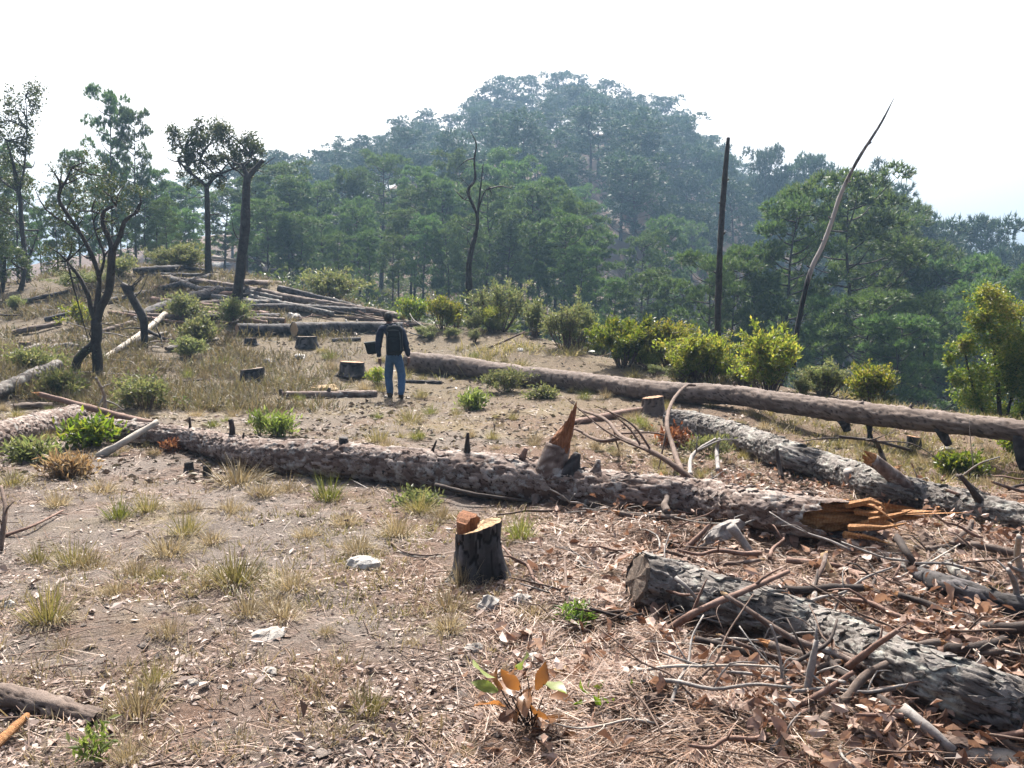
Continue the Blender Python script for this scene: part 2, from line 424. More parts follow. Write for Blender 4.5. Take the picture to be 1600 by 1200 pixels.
M['grass_green'] = leaf_mat('grass_green', [(.13,.17,.04),(.20,.23,.06),(.34,.31,.12)], .4, (1.2,1.2,.7), .5)
M['grass_mix'] = leaf_mat('grass_mix', [(.18,.18,.06),(.32,.27,.12),(.44,.36,.19)], .35, (1.1,1.1,.8), .55)
M['grass_straw'] = leaf_mat('grass_straw', [(.29,.22,.125),(.42,.34,.21),(.56,.48,.34)], .3, (1.1,1.05,.85), .55)
M['scrub'] = leaf_mat('scrub', [(.13,.10,.065),(.22,.17,.11),(.14,.14,.07),(.28,.215,.145)], .35, (1.1,1.1,.8), .6)
M['needle_litter'] = leaf_mat('needle_litter', [(.13,.055,.028),(.28,.135,.075),(.41,.235,.14),(.53,.37,.26)], .1, (1,1,1), .5, .4)
M['flake'] = leaf_mat('flake', [(.16,.10,.08),(.28,.20,.165),(.40,.30,.255),(.56,.46,.40)], .1, (1,1,1), .55, .35)
M['dry_leaf'] = leaf_mat('dry_leaf', [(.12,.06,.04),(.26,.15,.105),(.42,.28,.215),(.62,.48,.41)], .25, (1.1,.95,.8), .5, .35, .01)
M['pebble'] = simple('pebble', (.22,.175,.145), (.42,.36,.31), 7, .95, .01, 35)
M['rock'] = simple('rock', (.28,.25,.225), (.54,.51,.47), 7, .9, .01, 35)
M['rock_white'] = simple('rock_white', (.42,.39,.35), (.72,.70,.66), 9, .9, .012, 40)
M['soil_mound'] = simple('soil_mound', (.30,.21,.11), (.48,.36,.21), 20, .95, .01, 60)

def ground_f(n, l, out):
    p = geo_pos(n)
    sx = n.new('ShaderNodeSeparateXYZ'); l.new(p, sx.inputs[0])
    dirt = mixc(n, l, noise(n, l, p, 2.6, 5, .6), (.17,.14,.12), (.34,.29,.255))
    lit = mixc(n, l, noise(n, l, p, 22, 5, .7), (.10,.055,.038), (.33,.215,.155))
    gm = n.new('ShaderNodeMath'); gm.operation = 'ADD'
    l.new(noise(n, l, p, .75, 5, .62), gm.inputs[0]); l.new(mapr(n, l, sx.outputs[0], -2, 2.2, -.10, .22), gm.inputs[1])
    c = mixc(n, l, mapr(n, l, gm.outputs[0], .40, .56), dirt, lit)
    dg = mixc(n, l, noise(n, l, p, 30, 4, .7), (.22,.175,.09), (.40,.33,.19))
    g2 = n.new('ShaderNodeMath'); g2.operation = 'ADD'
    l.new(noise(n, l, p, .55, 4, .6), g2.inputs[0]); l.new(mapr(n, l, sx.outputs[1], 5, 16, -.06, .06), g2.inputs[1])
    c = mixc(n, l, mapr(n, l, g2.outputs[0], .52, .66, 0., .75), c, dg)
    sp = noise(n, l, p, 95, 3, .8)
    c = mixc(n, l, mapr(n, l, sp, .56, .66, 0., .7), c, (.50,.42,.36))
    c = mixc(n, l, mapr(n, l, sp, .46, .36, 0., .75), c, (.075,.055,.045))
    dv = mixc(n, l, noise(n, l, p, 5., 6, .7), (.085,.07,.045), (.27,.215,.15))
    c = mixc(n, l, mapr(n, l, sx.outputs[1], 9., 17., 0., .8), c, dv)
    far = mixc(n, l, noise(n, l, p, .12, 6, .65), (.10,.07,.055), (.26,.185,.15))
    c = mixc(n, l, mapr(n, l, sx.outputs[1], 33, 46), c, far)
    h = n.new('ShaderNodeMath'); h.operation = 'ADD'; l.new(noise(n, l, p, 60, 5, .75), h.inputs[0]); l.new(noise(n, l, p, 14, 4, .6), h.inputs[1])
    diffuse(n, l, out, c, bumpn(n, l, h.outputs[0], .03, 1.), .95, .15)
M['ground'] = mat('ground', ground_f)

# ---------------------------------------------------------------- ground sheet
def build_ground():
    n = 600; k = 6.6
    s = np.linspace(-1, 1, n); g = 600*np.sinh(k*s)/math.sinh(k)
    X, Y = np.meshgrid(g, g+6.0, indexing='xy')
    Z = H(X.ravel(), Y.ravel())
    V = np.c_[X.ravel(), Y.ravel(), Z]
    i = np.arange(n-1)[:, None]*n; j = np.arange(n-1)[None]
    Q = np.stack([i+j, i+j+1, i+n+j+1, i+n+j], -1).reshape(-1, 4)
    o = obj('ground', mesh('ground', V, None, Q, M['ground'])); tag(o, kind='structure')
    return Z.min()
ZMIN = build_ground()

# ---------------------------------------------------------------- foliage shape helpers
def rdir(n, rng, zmin=-1):
    v = nrm(rng.normal(size=(n, 3)))
    if zmin > -1: v[:, 2] = np.where(v[:, 2] < zmin, -v[:, 2]*.5, v[:, 2]); v = nrm(v)
    return v
def needle_tris(c, d, L, w, rng):                       # one thin triangle per needle bunch
    n = len(c); side = nrm(np.cross(d, rdir(n, rng)))
    V = np.stack([c-side*w[:, None]/2, c+side*w[:, None]/2, c+d*L[:, None]], 1).reshape(-1, 3)
    return V, np.arange(3*n).reshape(-1, 3)
def leaf_quads(c, d, L, w, rng, fold=.25):              # folded leaf: two triangles about a midrib
    n = len(c); side = nrm(np.cross(d, rdir(n, rng))); up = np.cross(side, d)
    mid = c+d*L[:, None]*.45
    a = mid+side*w[:, None]/2+up*(w*fold)[:, None]; b = mid-side*w[:, None]/2+up*(w*fold)[:, None]
    V = np.stack([c, a, c+d*L[:, None], b], 1).reshape(-1, 3); k = np.arange(n)[:, None]*4
    return V, np.vstack([k+np.array([[0, 1, 2]]), k+np.array([[0, 2, 3]])])
def blades(c, d, L, w, droop, rng):                     # bent grass blade of three triangles
    n = len(c); side = nrm(np.cross(d, np.array([0, 0, 1.])+.3*rng.normal(size=(n, 3)))); dn = np.array([0, 0, -1.])
    m = c+d*L[:, None]*.55+dn*(L*droop*.22)[:, None]; t = c+d*L[:, None]+dn*(L*droop)[:, None]
    V = np.stack([c-side*w[:, None]/2, c+side*w[:, None]/2, m+side*w[:, None]*.4, m-side*w[:, None]*.4, t], 1).reshape(-1, 3)
    k = np.arange(n)[:, None]*5
    return V, np.vstack([k+np.array([[0, 1, 2]]), k+np.array([[0, 2, 3]]), k+np.array([[3, 2, 4]])])

# ---------------------------------------------------------------- pines
def pine_meshes(idx, height=14., R=3.0, nl=30, bare=.42, tufts=34, bl=9, nlen=.34, nw=.06, mat_c='needles', flat=.55, seed=0, clr=1., zm=-.08):
    rng = np.random.default_rng(100+idx)
    tb = Bag(); cb = Bag()
    k = 7; zz = np.linspace(0, height*.96, k)
    sway = np.cumsum(rng.normal(size=(k, 2))*.10, 0); sway[0] = 0
    tp = np.c_[sway*np.linspace(0, 1, k)[:, None]*1.4, zz]; tr = np.interp(zz/height, [0, .05, .5, .96], [.21, .17, .11, .025])
    tb.add(*tube(tp, tr, 8, .5, rough=.08, seed=idx))
    at = lambda z: np.array([np.interp(z, zz, tp[:, 0]), np.interp(z, zz, tp[:, 1]), z])
    cl = [(at(height*.965), .16*R+.45)]
    for i in range(nl):
        f = bare+(1-bare)*((i+.5)/nl)**.85*.97
        prof = math.sin(PI*min(1, (1-f)/(1-bare)*.62+.16))**.8
        L = R*prof*rng.uniform(.62, 1.1)
        az = i*2.399+rng.normal()*.4
        b = at(f*height-.1*L); rise = L*rng.uniform(.25, .8)
        e = b+np.array([math.cos(az)*L, math.sin(az)*L, rise]); mid = b+np.array([math.cos(az)*L*.5, math.sin(az)*L*.5, rise*.25])
        tb.add(*tube([b, mid, e], [.05, .035, .012], 5, .5, cap=False))
        cl.append((e, rng.uniform(.5, .85)*(.35+.22*R)))
        if L > 1.2:
            for _ in range(1):
                q = b+(e-b)*rng.uniform(.45, .7)+rng.normal(size=3)*.22*L*np.array([1, 1, .4])
                cl.append((q, rng.uniform(.4, .7)*(.35+.22*R)))
    for i in range(6):                                  # dead stubs under the crown
        f = rng.uniform(bare*.45, bare); az = rng.uniform(0, 6.28); L = rng.uniform(.4, 1.5); b = at(f*height)
        tb.add(*tube([b, b+np.array([math.cos(az)*L, math.sin(az)*L, -.05*L])], [.025, .008], 4, .5, cap=False))
    for c, r in cl:
        r = r*clr; m = int(tufts*(r/.9)**1.3)+6
        d = rdir(m, rng, zm); pos = c+d*np.array([r, r, r*flat])*(rng.uniform(.6, 1., size=(m, 1)))
        dd = nrm(d*.8+np.array([0, 0, .45])+rng.normal(size=(m, 3))*.25)
        P2 = np.repeat(pos, bl, 0); D2 = nrm(np.repeat(dd, bl, 0)+rng.normal(size=(m*bl, 3))*.55)
        n = len(P2)
        cb.add(*needle_tris(P2, D2, rng.uniform(.6, 1.2, n)*nlen, np.full(n, nw)*rng.uniform(.7, 1.2, n), rng))
    return tb.mesh('pine_trunk', M['bark_tree']), cb.mesh('pine_crown', M[mat_c], smooth=False), height

PINES = [pine_meshes(i, 14, R, nl, bare, tufts=52, bl=11, mat_c='needles', flat=fl) for i, (R, nl, bare, fl) in
         enumerate([(2.7, 34, .34, .95), (2.3, 38, .26, .95), (3.0, 30, .40, .85), (2.2, 32, .42, .9), (2.6, 36, .22, 1.)])]
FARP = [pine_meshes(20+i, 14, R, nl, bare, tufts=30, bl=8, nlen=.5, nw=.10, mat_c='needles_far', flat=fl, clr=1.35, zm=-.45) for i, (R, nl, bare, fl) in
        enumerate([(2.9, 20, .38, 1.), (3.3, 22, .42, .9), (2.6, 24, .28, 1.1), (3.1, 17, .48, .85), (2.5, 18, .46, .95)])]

def pine(px, pytop, d, proto, label, group, wid=1., lean=0., cat='tree', name='pine_tree'):
    top = P(px, pytop, d); z0 = h1(top[0], top[1])-.15
    hgt = max(top[2]-z0, 2.5); tm, cm, ph = proto; s = hgt/ph
    t = thing(name, label, cat, (top[0], top[1], z0), group)
    for nm, me in (('trunk', tm), ('crown', cm)):
        o = bpy.data.objects.new(nm, me); COL.objects.link(o); o.parent = t
    sw = wid*(.5+.5*s)/max(s, .01) if s > 1 else wid
    t.scale = (s*sw, s*sw, s); t.rotation_euler = (0, lean, random.uniform(0, 6.28))
    return t
def pine_at(x, y, hgt, proto, label, group, wid=1.):
    z0 = h1(x, y)-.2; tm, cm, ph = proto; s = hgt/ph
    t = thing('pine_tree', label, 'tree', (x, y, z0), group)
    for nm, me in (('trunk', tm), ('crown', cm)):
        o = bpy.data.objects.new(nm, me); COL.objects.link(o); o.parent = t
    t.scale = (s*wid, s*wid, s); t.rotation_euler = (0, 0, random.uniform(0, 6.28)); return t

# trees along the skyline of the hill
SKY = [(795,124),(762,138),(732,160),(704,182),(662,178),(832,122),(870,119),(905,124),(945,130),(975,146),(1003,152),(1040,155),(1068,178),(1110,215),(1128,235),(1160,258)]
for i, (px, py) in enumerate(SKY):
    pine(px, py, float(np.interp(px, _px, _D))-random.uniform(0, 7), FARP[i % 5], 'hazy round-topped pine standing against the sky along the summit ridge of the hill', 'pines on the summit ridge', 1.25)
SKL = [(632,192),(590,215),(560,222),(528,228),(505,240),(480,256),(452,246),(425,240),(398,262),(360,270),(300,284),(265,288),(240,300)]
for i, (px, py) in enumerate(SKL):
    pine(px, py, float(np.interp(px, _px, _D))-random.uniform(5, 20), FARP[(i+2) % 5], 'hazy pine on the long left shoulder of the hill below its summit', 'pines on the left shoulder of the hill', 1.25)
SKR = [(1196,243,'tall pine with flat tiered crown on the right skyline beside the black pole'),(1228,268,'slim pine between two taller ones on the skyline right of the black pole'),
       (1264,253,'dark domed pine on the skyline just left of the leaning grey snag')]
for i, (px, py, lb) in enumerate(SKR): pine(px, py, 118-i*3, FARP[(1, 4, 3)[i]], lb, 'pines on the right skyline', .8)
SKR2 = [(1330,286),(1392,312),(1420,336),(1455,356),(1480,382),(1605,408),(1640,415),(1380,345),(1430,372)]
for i, (px, py) in enumerate(SKR2):
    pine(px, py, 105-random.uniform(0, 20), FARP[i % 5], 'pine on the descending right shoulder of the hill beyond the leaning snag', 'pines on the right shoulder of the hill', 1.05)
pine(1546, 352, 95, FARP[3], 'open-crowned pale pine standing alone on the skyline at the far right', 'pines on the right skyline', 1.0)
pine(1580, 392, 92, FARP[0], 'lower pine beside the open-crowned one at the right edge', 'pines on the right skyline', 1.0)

# slope trees
_sk = sorted(SKY+SKL+[(1196,260),(1264,262),(1330,286),(1392,312),(1455,356),(1605,408)]); SKX = [a for a, b in _sk]; SKY_ = [b for a, b in _sk]
def slope():
    rng = np.random.default_rng(5); pts = []; tries = 0
    while len(pts) < 165 and tries < 9000:
        tries += 1
        px = rng.uniform(380, 1680); D = float(np.interp(px, _px, _D)); y = rng.uniform(96, D-4)
        bare = math.exp(-((px-975)/95)**4)*math.exp(-((y-128)/30)**4)
        if rng.uniform() < bare*.95: continue
        x = (px-800)/F*y
        if any((x-a)**2+(y-b)**2 < 5.2**2 for a, b, _ in pts): continue
        hg = rng.uniform(7, 15.5); tpy = 600-F*math.tan(math.atan2(h1(x, y)+hg-CAMZ, y)+PITCH)
        if tpy < np.interp(px, SKX, SKY_)+14: continue
        pts.append((x, y, hg))
    for i, (x, y, hg) in enumerate(pts):
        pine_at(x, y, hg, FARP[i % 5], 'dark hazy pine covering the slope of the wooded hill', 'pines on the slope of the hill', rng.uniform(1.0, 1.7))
slope()

# nearer stand in front of the hill, left of centre
MID = [(470,300,62),(540,268,66),(592,252,70),(645,268,66),(690,285,60),(722,250,70),(786,238,74),(760,300,56),(822,300,57),(868,294,60),(908,318,56),(930,368,52),
       (562,330,56),(622,330,54),(505,345,54),(660,342,52),(842,352,50),(880,345,49),(795,330,52),(735,345,50),(700,360,52),(575,365,50),(530,372,49),(610,372,49),(905,392,47),(640,300,60),(560,290,66),(815,265,68),(765,262,68),(500,300,62)]
for i, (px, py, d) in enumerate(MID):
    pine(px, py, d, PINES[i % 5], 'green pine in the dense stand behind the clearing left of the black pole', 'pines in the stand behind the clearing', .95)
for i in range(26):
    px = random.uniform(440, 920); d = random.uniform(58, 90)
    pine(px, random.uniform(290, 350), d, PINES[i % 5], 'green pine in the dense stand behind the clearing left of the black pole', 'pines in the stand behind the clearing', .9)
for i, (px, py, d) in enumerate([(262,292,60),(300,300,62),(345,300,58),(400,290,60),(430,262,62),(455,280,58),(418,320,50),(380,325,52),(250,330,52),(285,330,50),(450,335,50),(470,345,50)]):
    pine(px, py, d, PINES[(i+1) % 5], 'bluish pine behind the mound of felled logs on the left', 'pines behind the mound', 1.15)

# pines on the right below the crest
RT = [(1225,318,40,0,'bushy pine with yellow-green tufts left of the leaning grey snag',1.1),(1318,296,42,2,'tall spreading pine whose crown lies behind the leaning grey snag',1.25),
      (1108,408,36,4,'small bright green pine just left of the black pole',1.0),(1150,412,38,1,'light green young pine just right of the black pole',1.1),
      (1185,392,40,3,'narrow pine between the black pole and the leaning snag',1.0),(1400,340,52,0,'broad dark pine right of the leaning snag',1.25),
      (1370,330,58,2,'dark pine behind the spreading pine at right',1.1),(1445,395,52,1,'dark round pine at the right below the skyline',1.2),(1500,420,50,4,'dark pine left of the tall leafy bush at the right edge',1.2),
      (1350,470,34,4,'low green pine right of the foot of the leaning snag',1.3),(1410,500,32,1,'low feathery pine in the hollow at right',1.3),(1290,470,36,3,'thin young pine behind the foot of the leaning snag',1.0),
      (1000,372,60,0,'pine in the gully right of the dense stand',1.0),(1040,345,70,1,'pine lower on the hill slope above the yellowish bushes',1.1),(1085,360,85,2,'pine on the right edge of the bare reddish slope of the hill',1.0),
      (1010,430,44,4,'young pine behind the big dark bush',1.2),(1065,440,42,3,'young pine behind the pair of yellowish bushes',1.1),(960,440,44,1,'young pine at the right foot of the dense stand',1.1),
      (1560,440,45,0,'dark pine behind the tall leafy bush at the right edge',1.2),(1455,480,38,2,'mid green pine in the hollow left of the tall leafy bush',1.3),(1250,440,46,0,'mid green pine behind the leaning snag base',1.1)]
for px, py, d, k, lb, w in RT: pine(px, py, d, PINES[k], lb, 'pines below the crest on the right', w*.84)

# ---------------------------------------------------------------- felled trunks
def path_lay(pts):
    """[(px, py, thickness px, lift)] -> world path and radii of a trunk lying on the ground"""
    a = np.array([lay(*q) for q in pts]); return a[:, :3], a[:, 3]

def cutface(p, ax, r, m, parent, nm='cut_face', seed=0, jag=.03):
    n = 22; th = np.arange(n)/n*2*PI; ax = nrm(np.asarray(ax, float)); a = nrm(np.cross(ax, [0, 0.2, 1.])); b = np.cross(ax, a)
    rng = np.random.default_rng(seed)
    R = r*(1+.04*rng.normal(size=n))
    rings = [(0., .012), (.5, .01), (.9, .006), (1., -.015)]
    V = [p+ax*.012]
    for f, z in rings[1:]:
        V += list(p+(R*f)[:, None]*(np.cos(th)[:, None]*a+np.sin(th)[:, None]*b)+ax*(z+jag*r*(rng.normal(size=(n, 1)) if f < .95 else 0)))
    V = np.array(V); k = np.arange(n); k2 = (k+1) % n
    T = np.c_[np.zeros(n, int), 1+k, 1+k2]; Q = np.vstack([np.c_[1+q*n+k, 1+(q+1)*n+k, 1+(q+1)*n+k2, 1+q*n+k2] for q in (0, 1)])
    return V, T, Q

def stub(base, tip, r0, r1, m, parent, name='branch_stub', seed=0, seg=.04, nseg=10, rough=.12, end=None, bare=None):
    """broken branch stub; end = material of the broken wood at its tip"""
    base = np.asarray(base, float); tip = np.asarray(tip, float)
    mid = (base+tip)/2+np.random.default_rng(seed).normal(size=3)*np.linalg.norm(tip-base)*.04
    V, T, Q = tube([base, mid, tip], [r0*1.25, (r0+r1)*.5, r1], nseg, seg, rough=rough, seed=seed)
    at = {'plate': np.random.default_rng(seed).uniform(0, 1, len(V)), 'edge': np.random.default_rng(seed+1).uniform(.3, 1, len(V))}
    if bare is not None: at['bare'] = np.full(len(V), bare)
    o = obj(name, mesh(name, V, T, Q, m, attrs=at), parent, None, parent.location if parent else None)
    if end is not None:
        ax = nrm(tip-base); L = r1*2.2
        Vs, Ts, Qs = splinter(tip-ax*r1*.3, ax, r1*.92, L, seed)
        obj('broken_tip', mesh('broken_tip', Vs, Ts, Qs, end, smooth=False), o, None, parent.location)
    return o

def splinter(p, ax, r, L, seed, n=18, rings=7, bias=None, bamt=.75, flat=1., jag=.3):
    """torn end wood: a core that runs out into jagged slivers; bias = direction on which the slivers stay long"""
    rng = np.random.default_rng(seed); ax = nrm(ax); a = nrm(np.cross(ax, [.13, .2, 1.])); b = np.cross(ax, a)
    th = np.arange(n)/n*2*PI; d = np.cos(th)[:, None]*a+np.sin(th)[:, None]*b
    ln = np.exp(rng.normal(size=n)*jag)
    if bias is not None:
        q = d@nrm(np.asarray(bias, float)); ln = ln*(1-bamt+bamt*(.5+.5*q)**1.4*1.35)
    ln = L*ln/ln.max()
    V = []
    for k in range(rings):
        f = k/(rings-1)
        R = r*(1-.74*f**2.3)*(1+.09*rng.normal(size=n)*(f > 0))
        V.append(p+d*R[:, None]*flat+ax*(ln*f)[:, None]+(np.asarray(bias)*r*.55*f**1.5 if bias is not None else 0))
    V = np.concatenate(V); i = np.arange(rings-1)[:, None]*n; j = np.arange(n)[None]; k = (j+1) % n
    Q = np.stack([i+j, i+k, i+n+k, i+n+j], -1).reshape(-1, 4)
    V = np.vstack([V, p+ax*L*.25]); c = len(V)-1; q = np.arange(n); T = np.c_[(rings-1)*n+q, (rings-1)*n+(q+1) % n, np.full(n, c)]
    return V, T, Q

def plate_mesh(i):                                      # one flake of bark, curved, with lifted edge
    rng = np.random.default_rng(900+i); nx, ny = 6, 4
    L, Wd, Rr = rng.uniform(.07, .15), rng.uniform(.03, .06), .19
    x = np.linspace(-.5, .5, nx); y = np.linspace(-.5, .5, ny); X, Y = np.meshgrid(x, y, indexing='ij')
    edge = 1-.5*np.abs(Y*2)**3; X2 = X*L*edge+rng.normal(size=X.shape)*.006; w = 1-.55*np.abs(X*2)**2.5
    Y2 = Y*Wd*w+rng.normal(size=X.shape)*.003
    curl = rng.uniform(.0, .015)*(np.abs(X*2)**2)*(X > 0)
    Zt = np.sqrt(np.maximum(Rr**2-Y2**2, 0))-Rr+.006+curl+rng.normal(size=X.shape)*.0015; Zb = Zt-.008
    V = np.vstack([np.c_[X2.ravel(), Y2.ravel(), Zt.ravel()], np.c_[X2.ravel(), Y2.ravel(), Zb.ravel()]])
    Q = [];  g = lambda a, b: a*ny+b; o = nx*ny
    for a in range(nx-1):
        for b in range(ny-1): Q.append((g(a, b), g(a+1, b), g(a+1, b+1), g(a, b+1)))
        Q.append((o+g(a, 0), o+g(a+1, 0), g(a+1, 0), g(a, 0))); Q.append((g(a, ny-1), g(a+1, ny-1), o+g(a+1, ny-1), o+g(a, ny-1)))
    for b in range(ny-1):
        Q.append((g(0, b), g(0, b+1), o+g(0, b+1), o+g(0, b))); Q.append((g(nx-1, b+1), g(nx-1, b), o+g(nx-1, b), o+g(nx-1, b+1)))
    return V, np.array(Q), rng.uniform(.2, 1)
def make_plates(m):
    r = []
    for i in range(10):
        V, Q, c = plate_mesh(i)
        r.append(mesh('bark_plate', V, None, Q, m, attrs={'plate': np.full(len(V), c), 'edge': np.full(len(V), 1.)}, smooth=False))
    return r
PL = {k: make_plates(M[k]) for k in ('bark_pink', 'bark_grey')}

def add_plates(root, fr, kind, n, seed, smin=0., smax=1., depth=.0, lo=-1.4, hi=2.2, top=None):
    p, r, s, t, N, B = fr; rng = np.random.default_rng(seed)
    cdir = None
    for i in range(n):
        S = rng.uniform(smin, smax)*s[-1]
        c = np.array([np.interp(S, s, p[:, k]) for k in range(3)]); R = np.interp(S, s, r)
        ta = nrm(np.array([np.interp(S, s, t[:, k]) for k in range(3)]))
        up = np.array([0, 0, 1.]); up = nrm(up-ta*(up@ta)); sd_ = np.cross(ta, up)
        if sd_@(np.array([0, 0, CAMZ])-c) < 0: sd_ = -sd_
        a = rng.uniform(lo, hi)                         # 0 = top, towards the camera positive
        z = up*math.cos(a)+sd_*math.sin(a); y = np.cross(z, ta)
        o = bpy.data.objects.new('bark_plate', PL[kind][rng.integers(10)]); COL.objects.link(o); o.parent = root
        k = rng.uniform(.65, 1.25); tl = rng.normal()*.15
        x2 = nrm(ta*math.cos(tl)+y*math.sin(tl)); y2 = np.cross(z, x2)
        q = c+z*(R+depth)-np.array(root.location)
        o.matrix_local = Matrix(((x2[0]*k, y2[0]*k, z[0]*k, q[0]), (x2[1]*k, y2[1]*k, z[1]*k, q[1]), (x2[2]*k, y2[2]*k, z[2]*k, q[2]), (0, 0, 0, 1)))

def along(fr, px):                                      # trunk centre and radius where the photo shows column px
    p, r = fr[0], fr[1]
    d = p-np.array([0, 0, CAMZ]); fw = d[:, 1]*math.cos(PITCH)-d[:, 2]*math.sin(PITCH)
    u = 800+F*d[:, 0]/np.maximum(fw, .1); i = int(np.argmin(np.abs(u-px))); return p[i], r[i]
def on(px, py, ref, toward=0.):                          # point seen at px,py at the distance of ref
    return P(px, py, ref[1]-toward)

def trunk(name, label, cat, pts, mk, group=None, bark=None, step=.02, nseg=64, endcut=None, startcut=None, **bk):
    p, r = path_lay(pts)
    base = (p[0]+p[-1])/2 if False else p[len(p)//2]-np.array([0, 0, r[len(p)//2]])
    t = thing(name, label, cat, base, group)
    V, T, Q, A, fr = barklog(p, r, step, nseg, endcut=endcut, startcut=startcut, **bk)
    obj('bark', mesh('bark', V, T, Q, M[mk], attrs=A), t, None, base)
    return t, fr, p, r
def face(t, p, ax, r, m, seed=0, nm='cut_face'):
    V, T, Q = cutface(np.asarray(p), ax, r, m, t, seed=seed); return obj(nm, mesh(nm, V, T, Q, m, smooth=False), t, None, t.location)

# the long pink-barked trunk across the middle, torn open at its right end
MAINP = [(130,664,26,0),(200,676,36,0),(300,688,38,0),(400,710,50,0),(500,717,57,0),(600,726,60,0),(700,739,71,0),(800,748,72,0),(900,763,66,0),(1000,773,63,.01),(1100,782,63,.03),(1200,798,63,.05),(1300,812,64,.08),(1385,818,62,.1)]
_p, _r = path_lay(MAINP); _p, _r, _s = resample(_p, _r, .014); _t, _N, _B = frames(_p); ax = nrm(_p[-1]-_p[-8])
tow = nrm(np.array([0, 0, CAMZ])-_p[-1]); tow = nrm(tow-ax*(tow@ax)); TH0 = math.atan2(tow@_B[-1], tow@_N[-1])
def ec(th):
    return .05+.46*(.5+.5*np.cos(th-TH0))**1.6+.05*np.sin(th*5)+.03*np.sin(th*11+1)
main, mfr, mp, mr = trunk('fallen_trunk', 'long pinkish scaly-barked trunk across the middle with an upright broken limb', 'fallen tree', MAINP, 'bark_pink',
                          step=.014, nseg=110, endcut=ec, clen=.17, cwid=.055, depth=.02, seed=3, lump=.06)
ax = nrm(mp[-1]-mp[-2])
p0 = mp[-1]-ax*.62
tow = nrm(np.array([0, 0, CAMZ])-mp[-1]); tow = nrm(tow-ax*(tow@ax))
tipd = P(1510, 806, mp[-1][1]-.05)
V, T, Q = splinter(p0, nrm(tipd-p0), mr[-1]*.93, np.linalg.norm(tipd-p0), 4, n=30, rings=12, bias=nrm(np.cross(ax, tow)*np.sign(np.cross(ax, tow)[2])*.25-tow*.6), bamt=.35, jag=.16)
so = obj('splintered_end', mesh('splintered_end', V, T, Q, M['wood_orange'], smooth=False), main, None, main.location)
rngs = np.random.default_rng(8)
for i in range(9):                                      # slivers standing off the torn end
    a = p0+ax*rngs.uniform(.3, .65)+rngs.normal(size=3)*mr[-1]*.45; L = rngs.uniform(.15, .4)
    V, T, Q = tube([a, a+ax*L*.6+rngs.normal(size=3)*.02, a+ax*L+rngs.normal(size=3)*.05], [.025, .016, .003], 5, .08, rough=.2, seed=i)
    obj('sliver', mesh('sliver', V, T, Q, M['wood_orange'], smooth=False), so, None, main.location)
add_plates(main, mfr, 'bark_pink', 270, 11, .1, .95, .002, -1.0, 1.9)
# upright broken limb with orange torn wood
c, r = along(mfr, 862); b = on(862, 742, c, .02); tp = on(884, 640, c, .05)
o = stub(b, b+(tp-b)*.46, .14, .104, M['bark_pink'], main, 'broken_limb', 5, .03, 18, .10)
V, T, Q = splinter(b+(tp-b)*.32, nrm(tp-b), .098, np.linalg.norm(on(886,620,c,.05)-b)*.70, 12, n=22, rings=10, bias=nrm(np.array([.6, -.1, 0])), bamt=.35, jag=.16)
obj('torn_wood', mesh('torn_wood', V, T, Q, M['wood_orange_up'], smooth=False), o, None, main.location)
fl = on(854, 725, c, .02); ft_ = on(865, 682, c, .05); V, T, Q = tube([fl, (fl+ft_)/2, ft_], [.055, .05, .012], 10, .03, rough=.25, seed=9)
obj('bark_flap', mesh('bark_flap', V, T, Q, M['bark_pink'], attrs={'plate': rhash(np.arange(len(V)), 3), 'edge': np.full(len(V), .8)}), o, None, main.location)
for (x0, y0, x1, y1, r0, r1, m, e, s) in [(893,745,903,708,.10,.03,'bark_dark',None,1),(838,770,836,792,.045,.04,'bark_pink','wood_orange',2),(297,678,296,652,.02,.012,'stick_dark',None,3),
        (362,688,360,655,.035,.025,'stick_dark',None,4),(380,698,381,676,.015,.01,'stick_dark',None,5),(536,700,537,684,.05,.045,'bark_dark',None,6),(675,706,682,688,.015,.008,'stick_dark',None,7),
        (730,712,731,676,.03,.012,'stick_dark',None,8),(815,716,822,700,.03,.02,'stick_red',None,9),(930,742,935,718,.05,.02,'bark_pink',None,10),(1100,805,1110,830,.05,.035,'bark_pink','wood_orange',13),
        (1000,800,1003,815,.04,.03,'stick_dark',None,14),(600,730,606,738,.05,.05,'bark_dark',None,15)]:
    c, r = along(mfr, x0); stub(on(x0, y0, c, .03 if y1 < y0 else r*.7), on(x1, y1, c, .03 if y1 < y0 else r*1.1), r0, r1, M[m], main, 'branch_stub', 40+s, end=M[e] if e else None)

